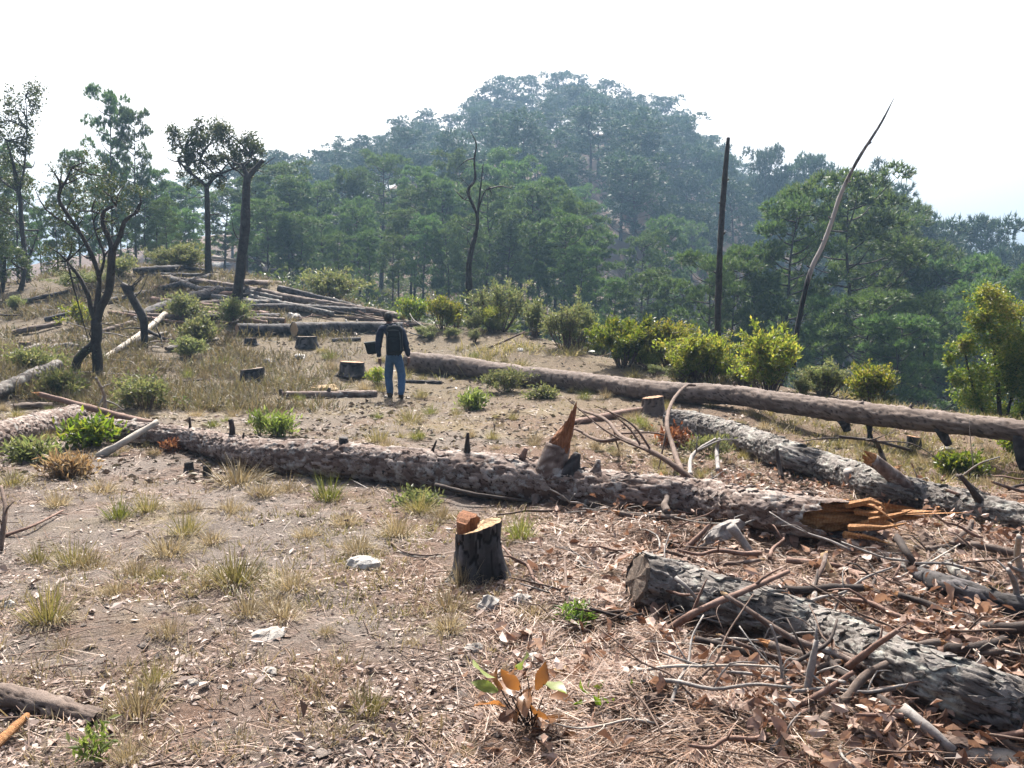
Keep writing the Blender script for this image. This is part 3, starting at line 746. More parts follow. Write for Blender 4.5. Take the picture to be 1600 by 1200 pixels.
# grey-barked trunk behind its right half
gt, gfr, gp, gr = trunk('fallen_trunk', 'weathered grey scaly trunk lying behind the splintered end of the pink trunk', 'fallen tree',
    [(1048,655,34,0),(1090,664,36,0),(1150,681,40,.02),(1230,710,44,.04),(1300,733,44,.05),(1375,757,43,.05),(1450,776,44,.05),(1530,794,46,.05),(1620,818,48,.05),(1760,850,50,.05)],
    'bark_grey', step=.014, nseg=96, clen=.14, cwid=.042, depth=.022, seed=21, lump=.09)
add_plates(gt, gfr, 'bark_grey', 190, 12, .02, .95, .004, -1.2, 1.5)
face(gt, gp[0], gp[0]-gp[1], gr[0]*.9, M['wood_cut_dark'], 3)
for (x0, y0, x1, y1, r0, r1, m, e, s) in [(1230,765,1283,712,.055,.05,'stick_grey',None,1),(1345,772,1400,735,.045,.04,'stick_red','wood_orange',2),(1345,778,1325,735,.05,.045,'stick_grey',None,3),
        (1175,712,1193,686,.045,.03,'stick_brown',None,4),(1420,765,1362,718,.055,.06,'bark_pink','wood_orange',5),(1535,788,1500,742,.03,.015,'stick_dark',None,6)]:
    c, r = along(gfr, x0); stub(on(x0, y0, c, .05), on(x1, y1, c, .08), r0, r1, M[m], gt, 'branch_stub', 60+s, end=M[e] if e else None)

# foreground trunk at lower right
ft, ffr, fp, fr_ = trunk('fallen_trunk', 'thick grey fissured trunk at lower right with its near butt beside the slash', 'fallen tree',
    [(996,904,84,0),(1060,920,80,.0),(1130,940,76,0),(1210,963,76,.0),(1290,992,78,.01),(1400,1040,84,.03),(1500,1076,90,.04),(1600,1114,94,.04),(1720,1160,98,.04),(1850,1215,100,.04)],
    'bark_grey', step=.008, nseg=130, clen=.13, cwid=.032, depth=.016, seed=33, lump=.06)
add_plates(ft, ffr, 'bark_grey', 120, 13, .0, .8, .001, -1.2, 1.5)
face(ft, fp[0], fp[0]-fp[1], fr_[0]*.93, M['wood_cut_dark'], 6)

# the long straight trunk reaching to the right edge, propped on its branches
lt, lfr, lp, lr = trunk('fallen_trunk', 'very long straight brown trunk behind the walker running to the right edge', 'fallen tree',
    [(636,567,34,0),(700,571,33,0),(812,587,32,0),(925,599,31,0),(1037,612,31,.03),(1150,618,30,.1),(1225,630,32,.2),(1350,646,35,.3),(1475,659,33,.35),(1600,674,32,.4),(1760,690,30,.45)],
    'bark_brown', step=.04, nseg=44, clen=.22, cwid=.07, depth=.02, seed=44, lump=.05)
face(lt, lp[0], lp[0]-lp[1], lr[0]*.95, M['wood_cut_old'], 2)
for (x0, y0, x1, y1, r0, r1, m, s) in [(1318,655,1324,674,.07,.05,'bark_dark',1),(1357,655,1357,690,.05,.018,'bark_dark',2),(1470,668,1482,695,.07,.045,'bark_dark',3),(1596,680,1602,732,.08,.06,'bark_dark',4),
        (1350,640,1345,628,.05,.04,'bark_brown',5),(1420,645,1425,632,.03,.02,'bark_brown',6),(1145,612,1148,596,.025,.012,'stick_brown',7),(1530,668,1545,663,.03,.03,'bark_brown',8),(1357,672,1372,705,.02,.01,'stick_dark',9)]:
    c, r = along(lfr, x0); stub(on(x0, y0, c, .02), on(x1, y1, c, .02), r0, r1, M[m], lt, 'branch_stub', 80+s)

# trunk at the left edge
el, efr, ep, er = trunk('fallen_trunk', 'pale scaly trunk end entering from the left edge beside green leaves', 'fallen tree',
    [(-260,780,60,0),(-120,728,54,0),(-20,688,46,0),(60,667,42,0),(119,650,34,0)], 'bark_pink', step=.018, nseg=70, clen=.15, cwid=.05, depth=.022, seed=55)
add_plates(el, efr, 'bark_pink', 90, 14, .4, 1., .002, -1., 1.6)
face(el, ep[-1], ep[-1]-ep[-2], er[-1]*.9, M['wood_cut_dark'], 9)

# smaller logs: (label, points, bark, cut face at start / end)
SMALL = [
 ('grey leaning log entering from the left edge below the twisted oak', [(-60,636,20,.1),(0,610,19,.1),(50,586,18,.12),(90,570,16,.15)], 'bark_grey', None, None),
 ('thin bare white pole lying diagonally behind the twisted oak', [(162,560,8,.0),(220,522,9,.05),(258,491,9,.1)], 'stick_pale', None, None),
 ('dark log sloping up the mound behind the charred leaning stub', [(222,492,15,0),(275,473,16,.05),(343,454,15,.1)], 'bark_dark', None, None),
 ('longest dark log on the mound passing behind the dead forked trunk', [(303,438,12,0),(340,446,13,0),(385,453,14,0),(425,462,15,.02),(487,473,14,.02),(550,482,13,.02),(600,490,12,0),(630,495,10,0)], 'bark_brown', None, 'wood_cut_old'),
 ('straight dark log below the longest one on the mound', [(372,480,11,0),(450,481,13,.02),(525,485,13,.04),(570,487,12,.05)], 'bark_dark', 'wood_cut_dark', None),
 ('sawn log with small orange end nearest the leafy bush on the mound', [(370,515,19,0),(410,515,18,0),(458,515,18,0)], 'bark_dark', 'wood_cut_old', None),
 ('short dark log lying behind the two sawn logs', [(382,500,12,.03),(420,501,12,.03),(446,503,12,.03)], 'bark_brown', None, 'wood_cut_old'),
 ('thick sawn log showing a large round orange end on the mound', [(459,515,24,0),(500,514,22,0),(560,512,19,0),(630,512,15,0)], 'bark_dark', 'wood_cut', None),
 ('thin dark log on the grass left of the walker', [(519,532,6,0),(540,531,6,0),(563,530,6,0)], 'bark_dark', None, None),
 ('short reddish log with knots on the bare soil left of the walker', [(441,618,12,0),(480,617,11,0),(512,617,11,0),(550,616,11,0),(588,615,10,0)], 'bark_pink', None, 'wood_cut_old'),
 ('pale log along the very top of the mound', [(291,397,4,0),(322,401,5,0),(345,404,6,0),(371,408,6,0)], 'stick_pale', None, None),
 ('brown log on top of the mound right of the dead forked trunk', [(389,407,6,0),(410,410,6,.02),(442,414,5,.03)], 'bark_brown', None, None),
 ('short curved log under the brown one on top of the mound', [(404,424,4,0),(429,424,5,0),(452,419,5,.1)], 'bark_brown', None, None),
 ('fallen pole lying on the mound just above the walker', [(540,497,6,0),(580,500,6,0),(640,505,6,0)], 'stick_brown', None, None),
 ('reddish log half hidden behind the walker', [(545,507,7,0),(590,506,7,0),(660,508,6,0)], 'bark_brown', None, None),
 ('flat dark log on the ground between the walker and the long straight trunk', [(628,596,5,0),(655,597,5,0),(690,598,5,0)], 'bark_dark', None, None),  # no felled log: dark strip added for the shade under the long trunk
 ('short grey log beside the leaning log at left', [(22,636,10,0),(60,634,10,0),(80,634,9,0)], 'bark_brown', None, None),
 ('grey log at the upper left behind the green shrub', [(75,545,9,0),(105,540,9,.03),(123,543,8,.05)], 'bark_grey', None, None),
 ('dark log in the shade of the slash at the right edge', [(1440,908,42,.0),(1500,925,40,0),(1570,945,38,0),(1650,965,36,0)], 'bark_dark', None, None),
 ('short orange-brown log under the splintered trunk end', [(1318,852,22,.0),(1370,868,22,.0),(1425,888,18,.0)], 'bark_pink', None, None),
 ('reddish short log at the bottom right behind a grey stick', [(1345,1152,24,0),(1400,1156,24,0),(1455,1160,22,0)], 'bark_pink', None, None),
 ('pale log cut off by the bottom right corner', [(1455,1178,26,0),(1540,1185,36,0),(1640,1200,40,0)], 'stick_pale', None, None),
 ('dark rotten log at the lower left edge', [(-40,1080,34,0),(20,1090,36,0),(90,1108,36,0),(158,1122,26,0)], 'bark_brown', None, None),
 ('reddish branch log on the ground before the small stump at centre right', [(885,662,8,0),(940,652,12,0),(985,644,12,.02),(1008,640,10,.03)], 'stick_red', None, None),
]
for i, (lb, pts, mk, f0, f1) in enumerate(SMALL):
    d0 = lay(*pts[len(pts)//2])[1]; plain = mk.startswith('stick')
    t, fr, p, r = trunk('log', lb, 'log', pts, mk, 'felled logs on the clearing', step=.02 if d0 < 9 else .05, nseg=40 if d0 < 9 else 20,
                        clen=.15, cwid=.06, depth=(.004 if plain else .014) if d0 < 12 else (.002 if plain else .02), seed=200+i, lump=.08)
    face(t, p[0], p[0]-p[1], r[0]*.95, M[f0 or 'wood_cut_dark'], i); face(t, p[-1], p[-1]-p[-2], r[-1]*.95, M[f1 or 'wood_cut_dark'], i+50)
    if lb.startswith('short reddish log with'):
        for px, py, qx, qy in ((441,617,438,608),(512,616,515,606)):
            c, rr = along(fr, px); stub(on(px, py, c), on(qx, qy, c), .05, .03, M['stick_dark'], t, 'branch_stub', i)

_rl = np.random.default_rng(61)
LSLOPE = [(20,520,95,505,9),(70,500,150,480,8),(190,540,262,520,8),(110,560,30,556,9),(250,452,330,430,8),(170,470,235,455,7),(300,470,250,500,8),(40,470,110,455,7),(260,545,340,530,7),(205,505,150,520,8),(330,425,270,415,6),(0,560,60,540,9)]
for i, (a, b_, c_, d_, w) in enumerate(LSLOPE):
    t, fr, p, r = trunk('log', 'dark felled log half hidden in the dry brush of the left slope', 'log', [(a, b_, w, .02), ((a+c_)/2, (b_+d_)/2, w*.95, .06), (c_, d_, w*.8, .04)], ('bark_brown', 'bark_dark', 'bark_grey')[i % 3],
                        'felled logs in the brush of the left slope', step=.07, nseg=16, clen=.2, cwid=.08, depth=.02, seed=260+i, lump=.1)
    face(t, p[0], p[0]-p[1], r[0]*.95, M['wood_cut_dark'], i); face(t, p[-1], p[-1]-p[-2], r[-1]*.95, M['wood_cut_old'], i+50)
_rm = np.random.default_rng(88); n_ = 0
while n_ < 20:                                          # jumble of felled trunks on the mound
    px, py = _rm.uniform(240, 610), _rm.uniform(415, 500); a_ = _rm.normal()*.22+.12
    if py < 405+abs(px-330)*.18 or G(px, py)[1] > 36: continue
    L_ = _rm.uniform(35, 80); w_ = _rm.uniform(6, 12); dx, dy = L_*math.cos(a_), L_*math.sin(a_)*.6
    t, fr, p, r = trunk('log', 'felled log among the jumble of trunks climbing the mound behind the walker', 'log', [(px-dx, py-dy, w_, .03), (px, py, w_*.95, .10), (px+dx, py+dy, w_*.8, .08)], ('bark_brown', 'bark_dark', 'bark_grey', 'stick_red')[n_ % 4],
                        'jumble of felled logs on the mound', step=.07, nseg=16, clen=.2, cwid=.08, depth=.02, seed=400+n_, lump=.1)
    face(t, p[0], p[0]-p[1], r[0]*.95, M['wood_cut_old'], n_); face(t, p[-1], p[-1]-p[-2], r[-1]*.95, M['wood_cut' if n_ % 3 == 0 else 'wood_cut_dark'], n_+50); n_ += 1
# ---------------------------------------------------------------- stumps
def stump(label, px, pyb, wpx, hpx, mk='bark_dark', top='wood_cut_dark', tilt=0., seed=0, group='cut stumps on the clearing', hinge=False, detail=False):
    g = G(px, pyb); d = g[1]; r = wpx*d/F/2; h = hpx*d/F*1.0
    c = g+np.array([0, r*.8, 0]); c[2] = h1(c[0], c[1])
    t = thing('stump', label, 'stump', c, group); n = 72 if detail else 32; m = 40 if detail else 14
    th = np.arange(n)/n*2*PI; zz = np.linspace(-.06, 1, m)
    S, TH = np.meshgrid(zz*h, th, indexing='ij')
    flare = 1+.55*np.exp(-np.maximum(zz, 0)*4.2)[:, None]*(.45+.55*np.maximum(0, np.cos(TH*3+seed*1.3)+.4*np.cos(TH*5+seed)))
    nb = max(8, int(2*PI*r/.05)); e, pc = barkfield(S.ravel(), TH.ravel(), nb, .22, seed+300, .3)
    e = e.reshape(S.shape); pc = pc.reshape(S.shape)
    R = r*.86*flare*(1+.05*fbm(np.c_[S.ravel()*6, np.cos(TH.ravel())*1.5, np.sin(TH.ravel())*1.5], seed, 3).reshape(S.shape))+min(.022, r*.09)*(sstep(0, .5, e)*(.5+.8*pc)-.6)
    tz = tilt*r*np.cos(TH)*zz[:, None].clip(0)
    V = np.stack([R*np.cos(TH), R*np.sin(TH), S+tz], -1).reshape(-1, 3)
    i = np.arange(m-1)[:, None]*n; j = np.arange(n)[None]; k = (j+1) % n
    Q = np.stack([i+j, i+k, i+n+k, i+n+j], -1).reshape(-1, 4)
    obj('bark', mesh('bark', V, None, Q, M[mk], attrs={'plate': pc.ravel(), 'edge': sstep(0, .5, e).ravel()}), t)
    rt = R[-1]; rng = np.random.default_rng(seed)
    ring = V[-n:]; Vt = [[0, 0, h-.01]]
    for f in (.4, .75, .985): Vt += list(ring*np.array([f, f, 1])+np.c_[np.zeros((n, 2)), rng.normal(size=n)*.003-(.004 if f > .9 else 0)])
    k0 = np.arange(n); k1 = (k0+1) % n
    T = np.c_[np.zeros(n, int), 1+k0, 1+k1]; Qt = np.vstack([np.c_[1+q*n+k0, 1+(q+1)*n+k0, 1+(q+1)*n+k1, 1+q*n+k1] for q in (0, 1)])
    obj('cut_face', mesh('cut_face', Vt, T, Qt, M[top], smooth=False), t)
    if hinge:                                           # the strip of torn wood left standing at the back left
        a = np.linspace(math.radians(88), math.radians(215), 14); ro = r*.86
        o1 = np.c_[np.cos(a)*ro, np.sin(a)*ro]; fz = np.linspace(0, 1, 14); zt = h-.03+.115*np.sin(PI*np.clip(fz, 0, 1))**.6*(1-.25*fz)+rng.normal(size=14)*.008
        pass
        i0, i1 = o1[0], o1[-1]; f = np.linspace(0, 1, 14)[:, None]; inn = i0*(1-f)+i1*f+np.array([.03, -.03])*np.sin(f*PI)+rng.normal(size=(14, 2))*.009
        zb = np.full(14, h-.10)
        V = np.vstack([np.c_[o1, zb], np.c_[o1, zt], np.c_[inn, zt-.01], np.c_[inn, zb]]); q = np.arange(13); L = 14
        Q = np.vstack([np.c_[q, q+1, L+q+1, L+q][:, ::-1], np.c_[L+q, L+q+1, 2*L+q+1, 2*L+q][:, ::-1], np.c_[2*L+q, 2*L+q+1, 3*L+q+1, 3*L+q][:, ::-1]])
        obj('torn_hinge', mesh('torn_hinge', V, None, Q, M['wood_orange_up'], smooth=False, mi=None), t)
    return t
stump('tall blackened stump with fresh pale cut and orange torn edge in the foreground', 747, 912, 84, 84, 'bark_dark', 'wood_cut', .26, 1, hinge=True, detail=True)
stump('wide dark stump on the left of the two stumps before the mound', 390, 602, 42, 23, 'bark_dark', 'wood_cut_dark', .1, 2)
stump('wide stump with reddish cut nearest to the walker', 548, 591, 44, 22, 'bark_dark', 'wood_cut_old', -.05, 3)
stump('dark stump in front of the thick log with the round orange end', 476, 546, 36, 18, 'bark_dark', 'wood_cut_dark', 0, 4)
stump('small low black stump below the sawn log with small orange end', 389, 540, 20, 10, 'bark_dark', 'wood_cut_dark', 0, 5)
stump('reddish stump below the long straight trunk at the tip of bare branches', 1022, 650, 38, 28, 'bark_brown', 'wood_cut_old', .1, 6)
stump('small square-looking stump under the long straight trunk at right', 1432, 702, 25, 18, 'bark_dark', 'wood_cut_old', -.1, 7)
stump('small stump with bright cut at the far left edge of the mound', 35, 548, 20, 12, 'bark_brown', 'wood_cut', 0, 8)
stump('tiny charred stub standing left of its twin before the pink trunk', 293, 739, 16, 14, 'bark_char', 'bark_char', .1, 9)
stump('tiny charred stub standing right of its twin before the pink trunk', 322, 747, 14, 18, 'bark_char', 'bark_char', -.1, 10)
stump('dark stump among debris beside the mound logs', 430, 430, 12, 8, 'bark_dark', 'wood_cut_dark', 0, 11)

# ---------------------------------------------------------------- dead standing trunks and snags
def poly(pts, d, sd=None):
    """[(px, py)] or [(px, py, extra depth)] at distance d"""
    return np.array([P(q[0], q[1], d+(q[2] if len(q) > 2 else 0)) for q in pts])
def limb_bag(b, limbs, d, k=F):
    for pts, w in limbs:
        p = poly([q[:3] for q in pts], d); w = np.asarray(w, float)*d/k/2
        V, T, Q = tube(p, w, 9, max(.12, w.mean()*1.2), rough=.16, seed=len(pts)+int(pts[0][0]))
        b.add(V, T, Q, plate=rhash(np.arange(len(V)), 3), edge=.6, bare=0.)
    return b
def standing(name, label, cat, limbs, d, m, group=None, parts=None, twigs=5):
    base = P(limbs[0][0][0][0], limbs[0][0][0][1], d); t = thing(name, label, cat, base, group)
    b = limb_bag(Bag(), limbs[:1], d); obj('trunk', b.mesh('trunk', m), t, None, base)
    for L in limbs[1:]:
        o = limb_bag(Bag(), [L], d); br = obj('branch', o.mesh('branch', m), t, None, base)
    rng = np.random.default_rng(int(abs(limbs[0][0][0][0]))+len(limbs)); k = 0
    for pts, w in limbs:                                # fine dead twigs and stubs
        p = poly([q[:3] for q in pts], d)
        for _ in range(twigs if len(pts) > 2 else twigs//2):
            f = rng.uniform(.25, 1)*(len(p)-1); i = min(int(f), len(p)-2); a = p[i]+(p[i+1]-p[i])*(f-i)
            L = rng.uniform(.15, .7)*d/22; dd = nrm(nrm(p[i+1]-p[i])*.5+rng.normal(size=3)*np.array([1, .8, .6]))
            r0 = rng.uniform(.008, .018)*d/22
            V, T, Q = tube([a, a+dd*L*.5+rng.normal(size=3)*L*.12, a+dd*L+rng.normal(size=3)*L*.2], [r0*1.6, r0, r0*.4], 5, .12, rough=.1, seed=k); k += 1
            obj('twig', mesh('twig', V, T, Q, m, attrs={'bare': np.zeros(len(V))}), t, None, base)
    return t, base
standing('dead_tree', 'charred dead trunk with a short forked top standing on the mound', 'dead tree',
         [([(368,490),(371,460),(377,412),(383,350),(385,300),(387,272)], [18,17,15,14,12,11]), ([(386,280),(397,266,.1),(411,250,.1)], [10,8,7]), ([(386,276),(381,262),(378,255)], [8,6,4])], 25, M['bark_char'])
standing('dead_tree', 'thin leafless burnt snag with twin stems before the dense pines', 'dead tree',
         [([(733,515),(733,472),(733,412),(741,372)], [12,11,9,7]), ([(741,375),(746,340),(731,300),(742,281),(741,250),(744,225),(734,203)], [6,5,4.5,4,3,2,1]),
          ([(742,380),(745,360),(748,319),(755,256)], [5,4,3,1.5]), ([(746,340),(738,318),(722,310)], [3,2,1]), ([(748,325),(757,300),(768,290)], [2.5,2,1])], 27, M['bark_char'], twigs=2)
p = poly([(1121,562),(1122,480),(1126,370),(1133,270),(1138,215)], 19.5); t = thing('burnt_pole', 'straight black burnt pole rising behind the yellowish bushes', 'dead tree', p[0])
V, T, Q = tube(p, np.array([10,10,9,8,6])*19.5/F/2, 12, .12, rough=.16, seed=3)
obj('trunk', mesh('trunk', V, T, Q, M['bark_char'], attrs={'bare': np.zeros(len(V))}), t, None, p[0])
for (x0, y0, x1, y1) in ((1126,370,1134,362),(1123,430,1115,424),(1132,285,1139,280),(1122,480,1129,474),(1129,320,1123,316)):
    V, T, Q = tube([P(x0, y0, 19.5), P(x1, y1, 19.5)], [.035, .015], 6, .05, rough=.2); obj('branch_stub', mesh('branch_stub', V, T, Q, M['bark_char'], attrs={'bare': np.zeros(len(V))}), t, None, p[0])
pp = [(1239,575),(1245,520),(1258,455),(1270,415),(1285,385),(1300,345),(1315,300),(1340,250),(1375,195),(1397,153)]
p = poly(pp, 20); t = thing('leaning_snag', 'tall leaning grey snag burnt black at its foot with a sharp tip', 'dead tree', p[0])
V, T, Q = tube(p, np.array([9,8,7.5,7,7,6.5,6,5,4,1])*20/F/2, 12, .15, rough=.12, seed=5)
zz = V[:, 2]; zc = P(1262, 440, 20)[2]; bare = sstep(zc-.5, zc+.6, zz)*(1-.55*sstep(P(0,330,20)[2], P(0,250,20)[2], zz))
obj('trunk', mesh('trunk', V, T, Q, M['snag'], attrs={'bare': bare}), t, None, p[0])
for (x0, y0, x1, y1) in ((1300,345,1294,338),(1356,226,1362,222),(1288,378,1282,374),(1268,420,1260,415),(1322,285,1330,283),(1252,480,1259,476)):
    V, T, Q = tube([P(x0, y0, 20), P(x1, y1, 20)], [.025, .012], 6, .05); obj('branch_stub', mesh('branch_stub', V, T, Q, M['snag'], attrs={'bare': np.full(len(V), .5)}), t, None, p[0])
standing('dead_tree', 'short charred stub leaning left with a broken head beside the white pole', 'dead tree',
         [([(227,543),(225,515),(224,497),(212,475),(200,452)], [10,12,14,13,12]), ([(202,458),(195,446),(190,443)], [14,12,6]), ([(203,452),(207,446),(208,455)], [9,8,4]), ([(228,515),(245,524),(258,530)], [6,5,3])], 20.3, M['bark_char'])

# ---------------------------------------------------------------- broadleaf trees at left
def leafy(t, base, clumps, d, m, per, size, seed, nm='crown', asp=.5, flat=.75, shell=.35, roots=None, spread=1.):
    """clumps [(px, py, radius px)] at distance d: leaves spread through each clump's volume"""
    rng = np.random.default_rng(seed); b = Bag()
    for q in clumps:
        c = P(q[0], q[1], d)+np.array([0, rng.normal()*q[2]*d/F*.8, 0]); r = q[2]*d/F*spread
        if roots:
            rr = min(roots, key=lambda a: (a[0]-q[0])**2+((a[1]-q[1]) if a[1] > q[1] else 3*(q[1]-a[1]))**2); a = P(rr[0], rr[1], d)
            V, T, Q = tube([a, (a+c)/2+rng.normal(size=3)*.1*np.linalg.norm(c-a), c], [.03*d/22, .02*d/22, .008*d/22], 5, .2, rough=.1, seed=seed)
            obj('branch', mesh('branch', V, T, Q, M['bark_oak']), t, None, base)
        n = int(per*26*(r/.5)**1.5); r *= 1.25
        sub = rdir(max(5, n//60), rng)*r*rng.uniform(.3, .95, (max(5, n//60), 1))*np.array([1, 1, flat])
        cc = c+sub[rng.integers(len(sub), size=n)]+rng.normal(size=(n, 3))*r*.21
        dd = nrm(rng.normal(size=(n, 3))+np.array([0, 0, -.1])); L = size*.68*rng.uniform(.7, 1.3, n)
        b.add(*leaf_quads(cc, dd, L, L*asp, rng))
    return obj(nm, b.mesh(nm, M[m], smooth=False), t, None, base)
t, base = standing('oak_tree', 'twisted dark oak with several bent stems standing near the left edge', 'tree',
    [([(139,640),(137,615),(124,595),(120,567),(132,550),(148,537),(152,515),(150,500)], [15,15,14,13,13,14,16,15]),
     ([(153,592),(152,560),(150,530),(150,505)], [17,15,14,14]),
     ([(150,505),(158,480),(170,455),(173,430),(174,405),(176,390)], [14,13,12,12,11,10]), ([(176,398),(170,372),(160,350),(163,329),(181,322)], [9,8,7,6,3]), ([(177,392),(188,368),(196,345),(216,330)], [8,7,7,3]),
     ([(150,508),(151,480),(154,456),(155,435),(147,407),(130,372),(103,331),(92,312),(94,287),(75,256)], [10,9,8,7,7,6,6,5,4,1]),
     ([(149,500),(141,480),(139,465),(125,435),(105,408)], [9,8,7,6,3]), ([(130,372),(110,352),(84,337)], [3,2,1]), ([(155,435),(163,400),(150,365),(143,330)], [5,4,3,1]), ([(94,300),(106,275),(112,262)], [3,2,1])], 16.8, M['bark_oak'])
leafy(t, base, [(60,300,14),(75,330,16),(100,270,16),(140,250,18),(160,270,16),(120,380,18),(190,290,14),(215,300,14),(85,420,14),(165,340,14),(112,300,20),(135,275,22),(95,345,14),(150,310,20),(170,300,18),(125,330,16),(185,315,16),(205,325,12),(90,400,16),(110,425,16),(75,385,14),(150,545,14),(145,360,12)], 17.0, 'oak_leaf', 16, .075, 61, roots=[(105,408),(75,256),(94,287),(103,331),(143,330),(181,322),(216,330),(112,262),(84,337)], spread=1.2)
t, base = standing('oak_tree', 'leafy round-topped oak on the mound left of the dead forked trunk', 'tree',
    [([(329,440),(326,415),(325,381),(324,330),(323,290)], [12,11,9,8,7]), ([(323,292),(308,278),(294,268),(278,250)], [6,5,4,2]), ([(323,290),(335,278),(348,270),(364,264)], [6,5,4,3]), ([(338,276),(325,262),(312,250)], [3,3,2]), ([(364,264),(378,258),(392,245)], [3,2,1]), ([(300,272),(290,255),(288,235)],[3,2,1])], 30, M['bark_oak'])
leafy(t, base, [(286,212,13),(300,232,16),(312,215,15),(334,203,15),(345,220,17),(325,240,13),(362,215,12),(372,232,14),(388,225,13),(398,240,10),(378,250,12),(305,252,12),(352,240,12),(290,245,10),(318,196,10),(300,210,10),(350,205,10),(280,228,9),(384,212,9),(402,228,8),(340,258,9),(366,245,9),(312,262,8),(300,284,8),(346,288,8),(284,266,9),(374,272,9),(330,278,7),(395,258,8)], 30, 'oak_leaf', 20, .15, 62, roots=[(278,250),(364,264),(312,250),(392,245),(288,235),(348,270)], spread=1.35)
t, base = standing('slender_tree', 'tall slender tree with airy hazy crown at the left edge', 'tree',
    [([(53,495),(48,460),(41,412),(34,356),(30,300),(19,250),(10,220)], [8,8,7,7,6,4,2]), ([(30,300),(38,260),(42,200),(40,150)], [4,3,2,1]), ([(34,356),(14,330),(-10,315)], [3,2,1]), ([(41,412),(52,385),(60,360)], [3,2,1])], 30, M['bark_oak'])
leafy(t, base, [(38,140,17),(48,158,14),(24,165,11),(12,185,14),(30,190,16),(10,215,16),(35,225,14),(20,250,14),(45,235,10),(10,280,14),(35,280,12),(-8,250,16),(-15,330,18),(10,345,14),(45,215,9),(5,320,12)], 30, 'oak_leaf', 14, .15, 63, flat=.7, roots=[(40,150),(10,220),(30,300),(42,200),(60,360),(-10,315)], spread=1.35)
t, base = standing('slender_tree', 'thin dark leaning stem beside the tall slender tree at the left edge', 'tree', [([(15,520),(22,490),(35,442),(40,420)], [9,9,7,4]), ([(0,480),(5,440),(8,400)], [7,6,4])], 28, M['bark_oak'])
leafy(t, base, [(5,390,20),(-15,370,22),(20,420,16),(-5,430,18),(30,400,12)], 28, 'oak_leaf', 30, .15, 64)
for px, py, w in ((20,260,.8),(-10,230,.8),(85,300,.8),(150,290,.7),(185,260,.6),(100,345,.9),(225,300,.8),(40,350,.9),(0,380,.9),(140,340,.9),(200,340,.9),(75,380,.9),(260,320,.9),(-40,330,1.),(170,370,1.)):
    pine(px, py, random.uniform(40, 50), PINES[(px//5) % 5], 'thin hazy pine in the row behind the left slope', 'pines behind the left slope', w*.9)
for lb, px, py, w in (('tall domed pine with arched bare top on the left', 168, 149, .62), ('dark narrow pine just right of the tall domed one on the left', 205, 178, .55), ('lower feathery pine left of the tall domed one', 118, 240, .7), ('small pine between the oak and the tall domed pine', 240, 270, .7),('low pine behind the slender tree at the left edge', 60, 330, .8),('low pine at the extreme left behind the slender trees', 5, 320, .8)):
    pine(px, py, 46, PINES[(px//7) % 5], lb, 'pines behind the left slope', w)

# ---------------------------------------------------------------- bushes and plants
def bush_at(name, label, cat, px, pyb, wpx, hpx, m, leaf=.06, dens=1., seed=0, group=None, stems=9, up=.5, asp=.42, d=None, loose=0., stemm='stick_brown'):
    py0 = pyb
    while d is None and px > 640 and G(px, pyb)[1] > 27 and pyb < 720: pyb += 3
    hpx += pyb-py0
    g = G(px, pyb) if d is None else np.array([P(px, pyb, d)[0], d, h1(P(px, pyb, d)[0], d)]); d = g[1]
    w = wpx*d/F/2; h = hpx*d/F; rng = np.random.default_rng(500+seed)
    t = thing(name, label, cat, g-np.array([0, 0, .02]), group); sb = Bag(); lb = Bag()
    for i in range(int(stems*1.8)):
        az = i*2.4+rng.normal()*.5; k = rng.uniform(.2, 1.); ht = h*(rng.uniform(.75, 1.)*(1-.35*k*k) if i % 2 else rng.uniform(.25, .75))
        e = np.array([math.cos(az)*w*k, math.sin(az)*w*k*.8, ht]); m1 = e*np.array([.72, .72, .5])
        sr = max(.004, h*.012); sb.add(*tube([np.array([math.cos(az), math.sin(az), 0])*w*.3*k, m1, e*.96], [sr*1.3, sr, sr*.4], 5, .12, cap=False))
        twigs = [(m1*1.1, e)]+[(m1+(e-m1)*rng.uniform(.1, .8), m1+(e-m1)*rng.uniform(.3, 1)+np.array([rng.normal()*w*.35, rng.normal()*w*.35, abs(rng.normal())*h*.12])) for _ in range(5)]
        for a, b in twigs:
            n = max(6, int(13*dens*np.linalg.norm(b-a)/max(leaf, .02)*.85))
            f = rng.uniform(0, 1, n)[:, None]**.7; c = a+(b-a)*f+rng.normal(size=(n, 3))*leaf*(.6+loose)
            dd = nrm((b-a)/max(np.linalg.norm(b-a), 1e-3)*.7+rng.normal(size=(n, 3))*.8+np.array([0, 0, up])); L = leaf*rng.uniform(.6, 1.35, n)
            lb.add(*leaf_quads(c, dd, L, L*asp, rng))
            sb.add(*tube([a, b], [sr*.5, sr*.25], 4, .2, cap=False))
    obj('stems', sb.mesh('stems', M[stemm]), t); obj('leaves', lb.mesh('leaves', M[m], smooth=False), t)
    return t
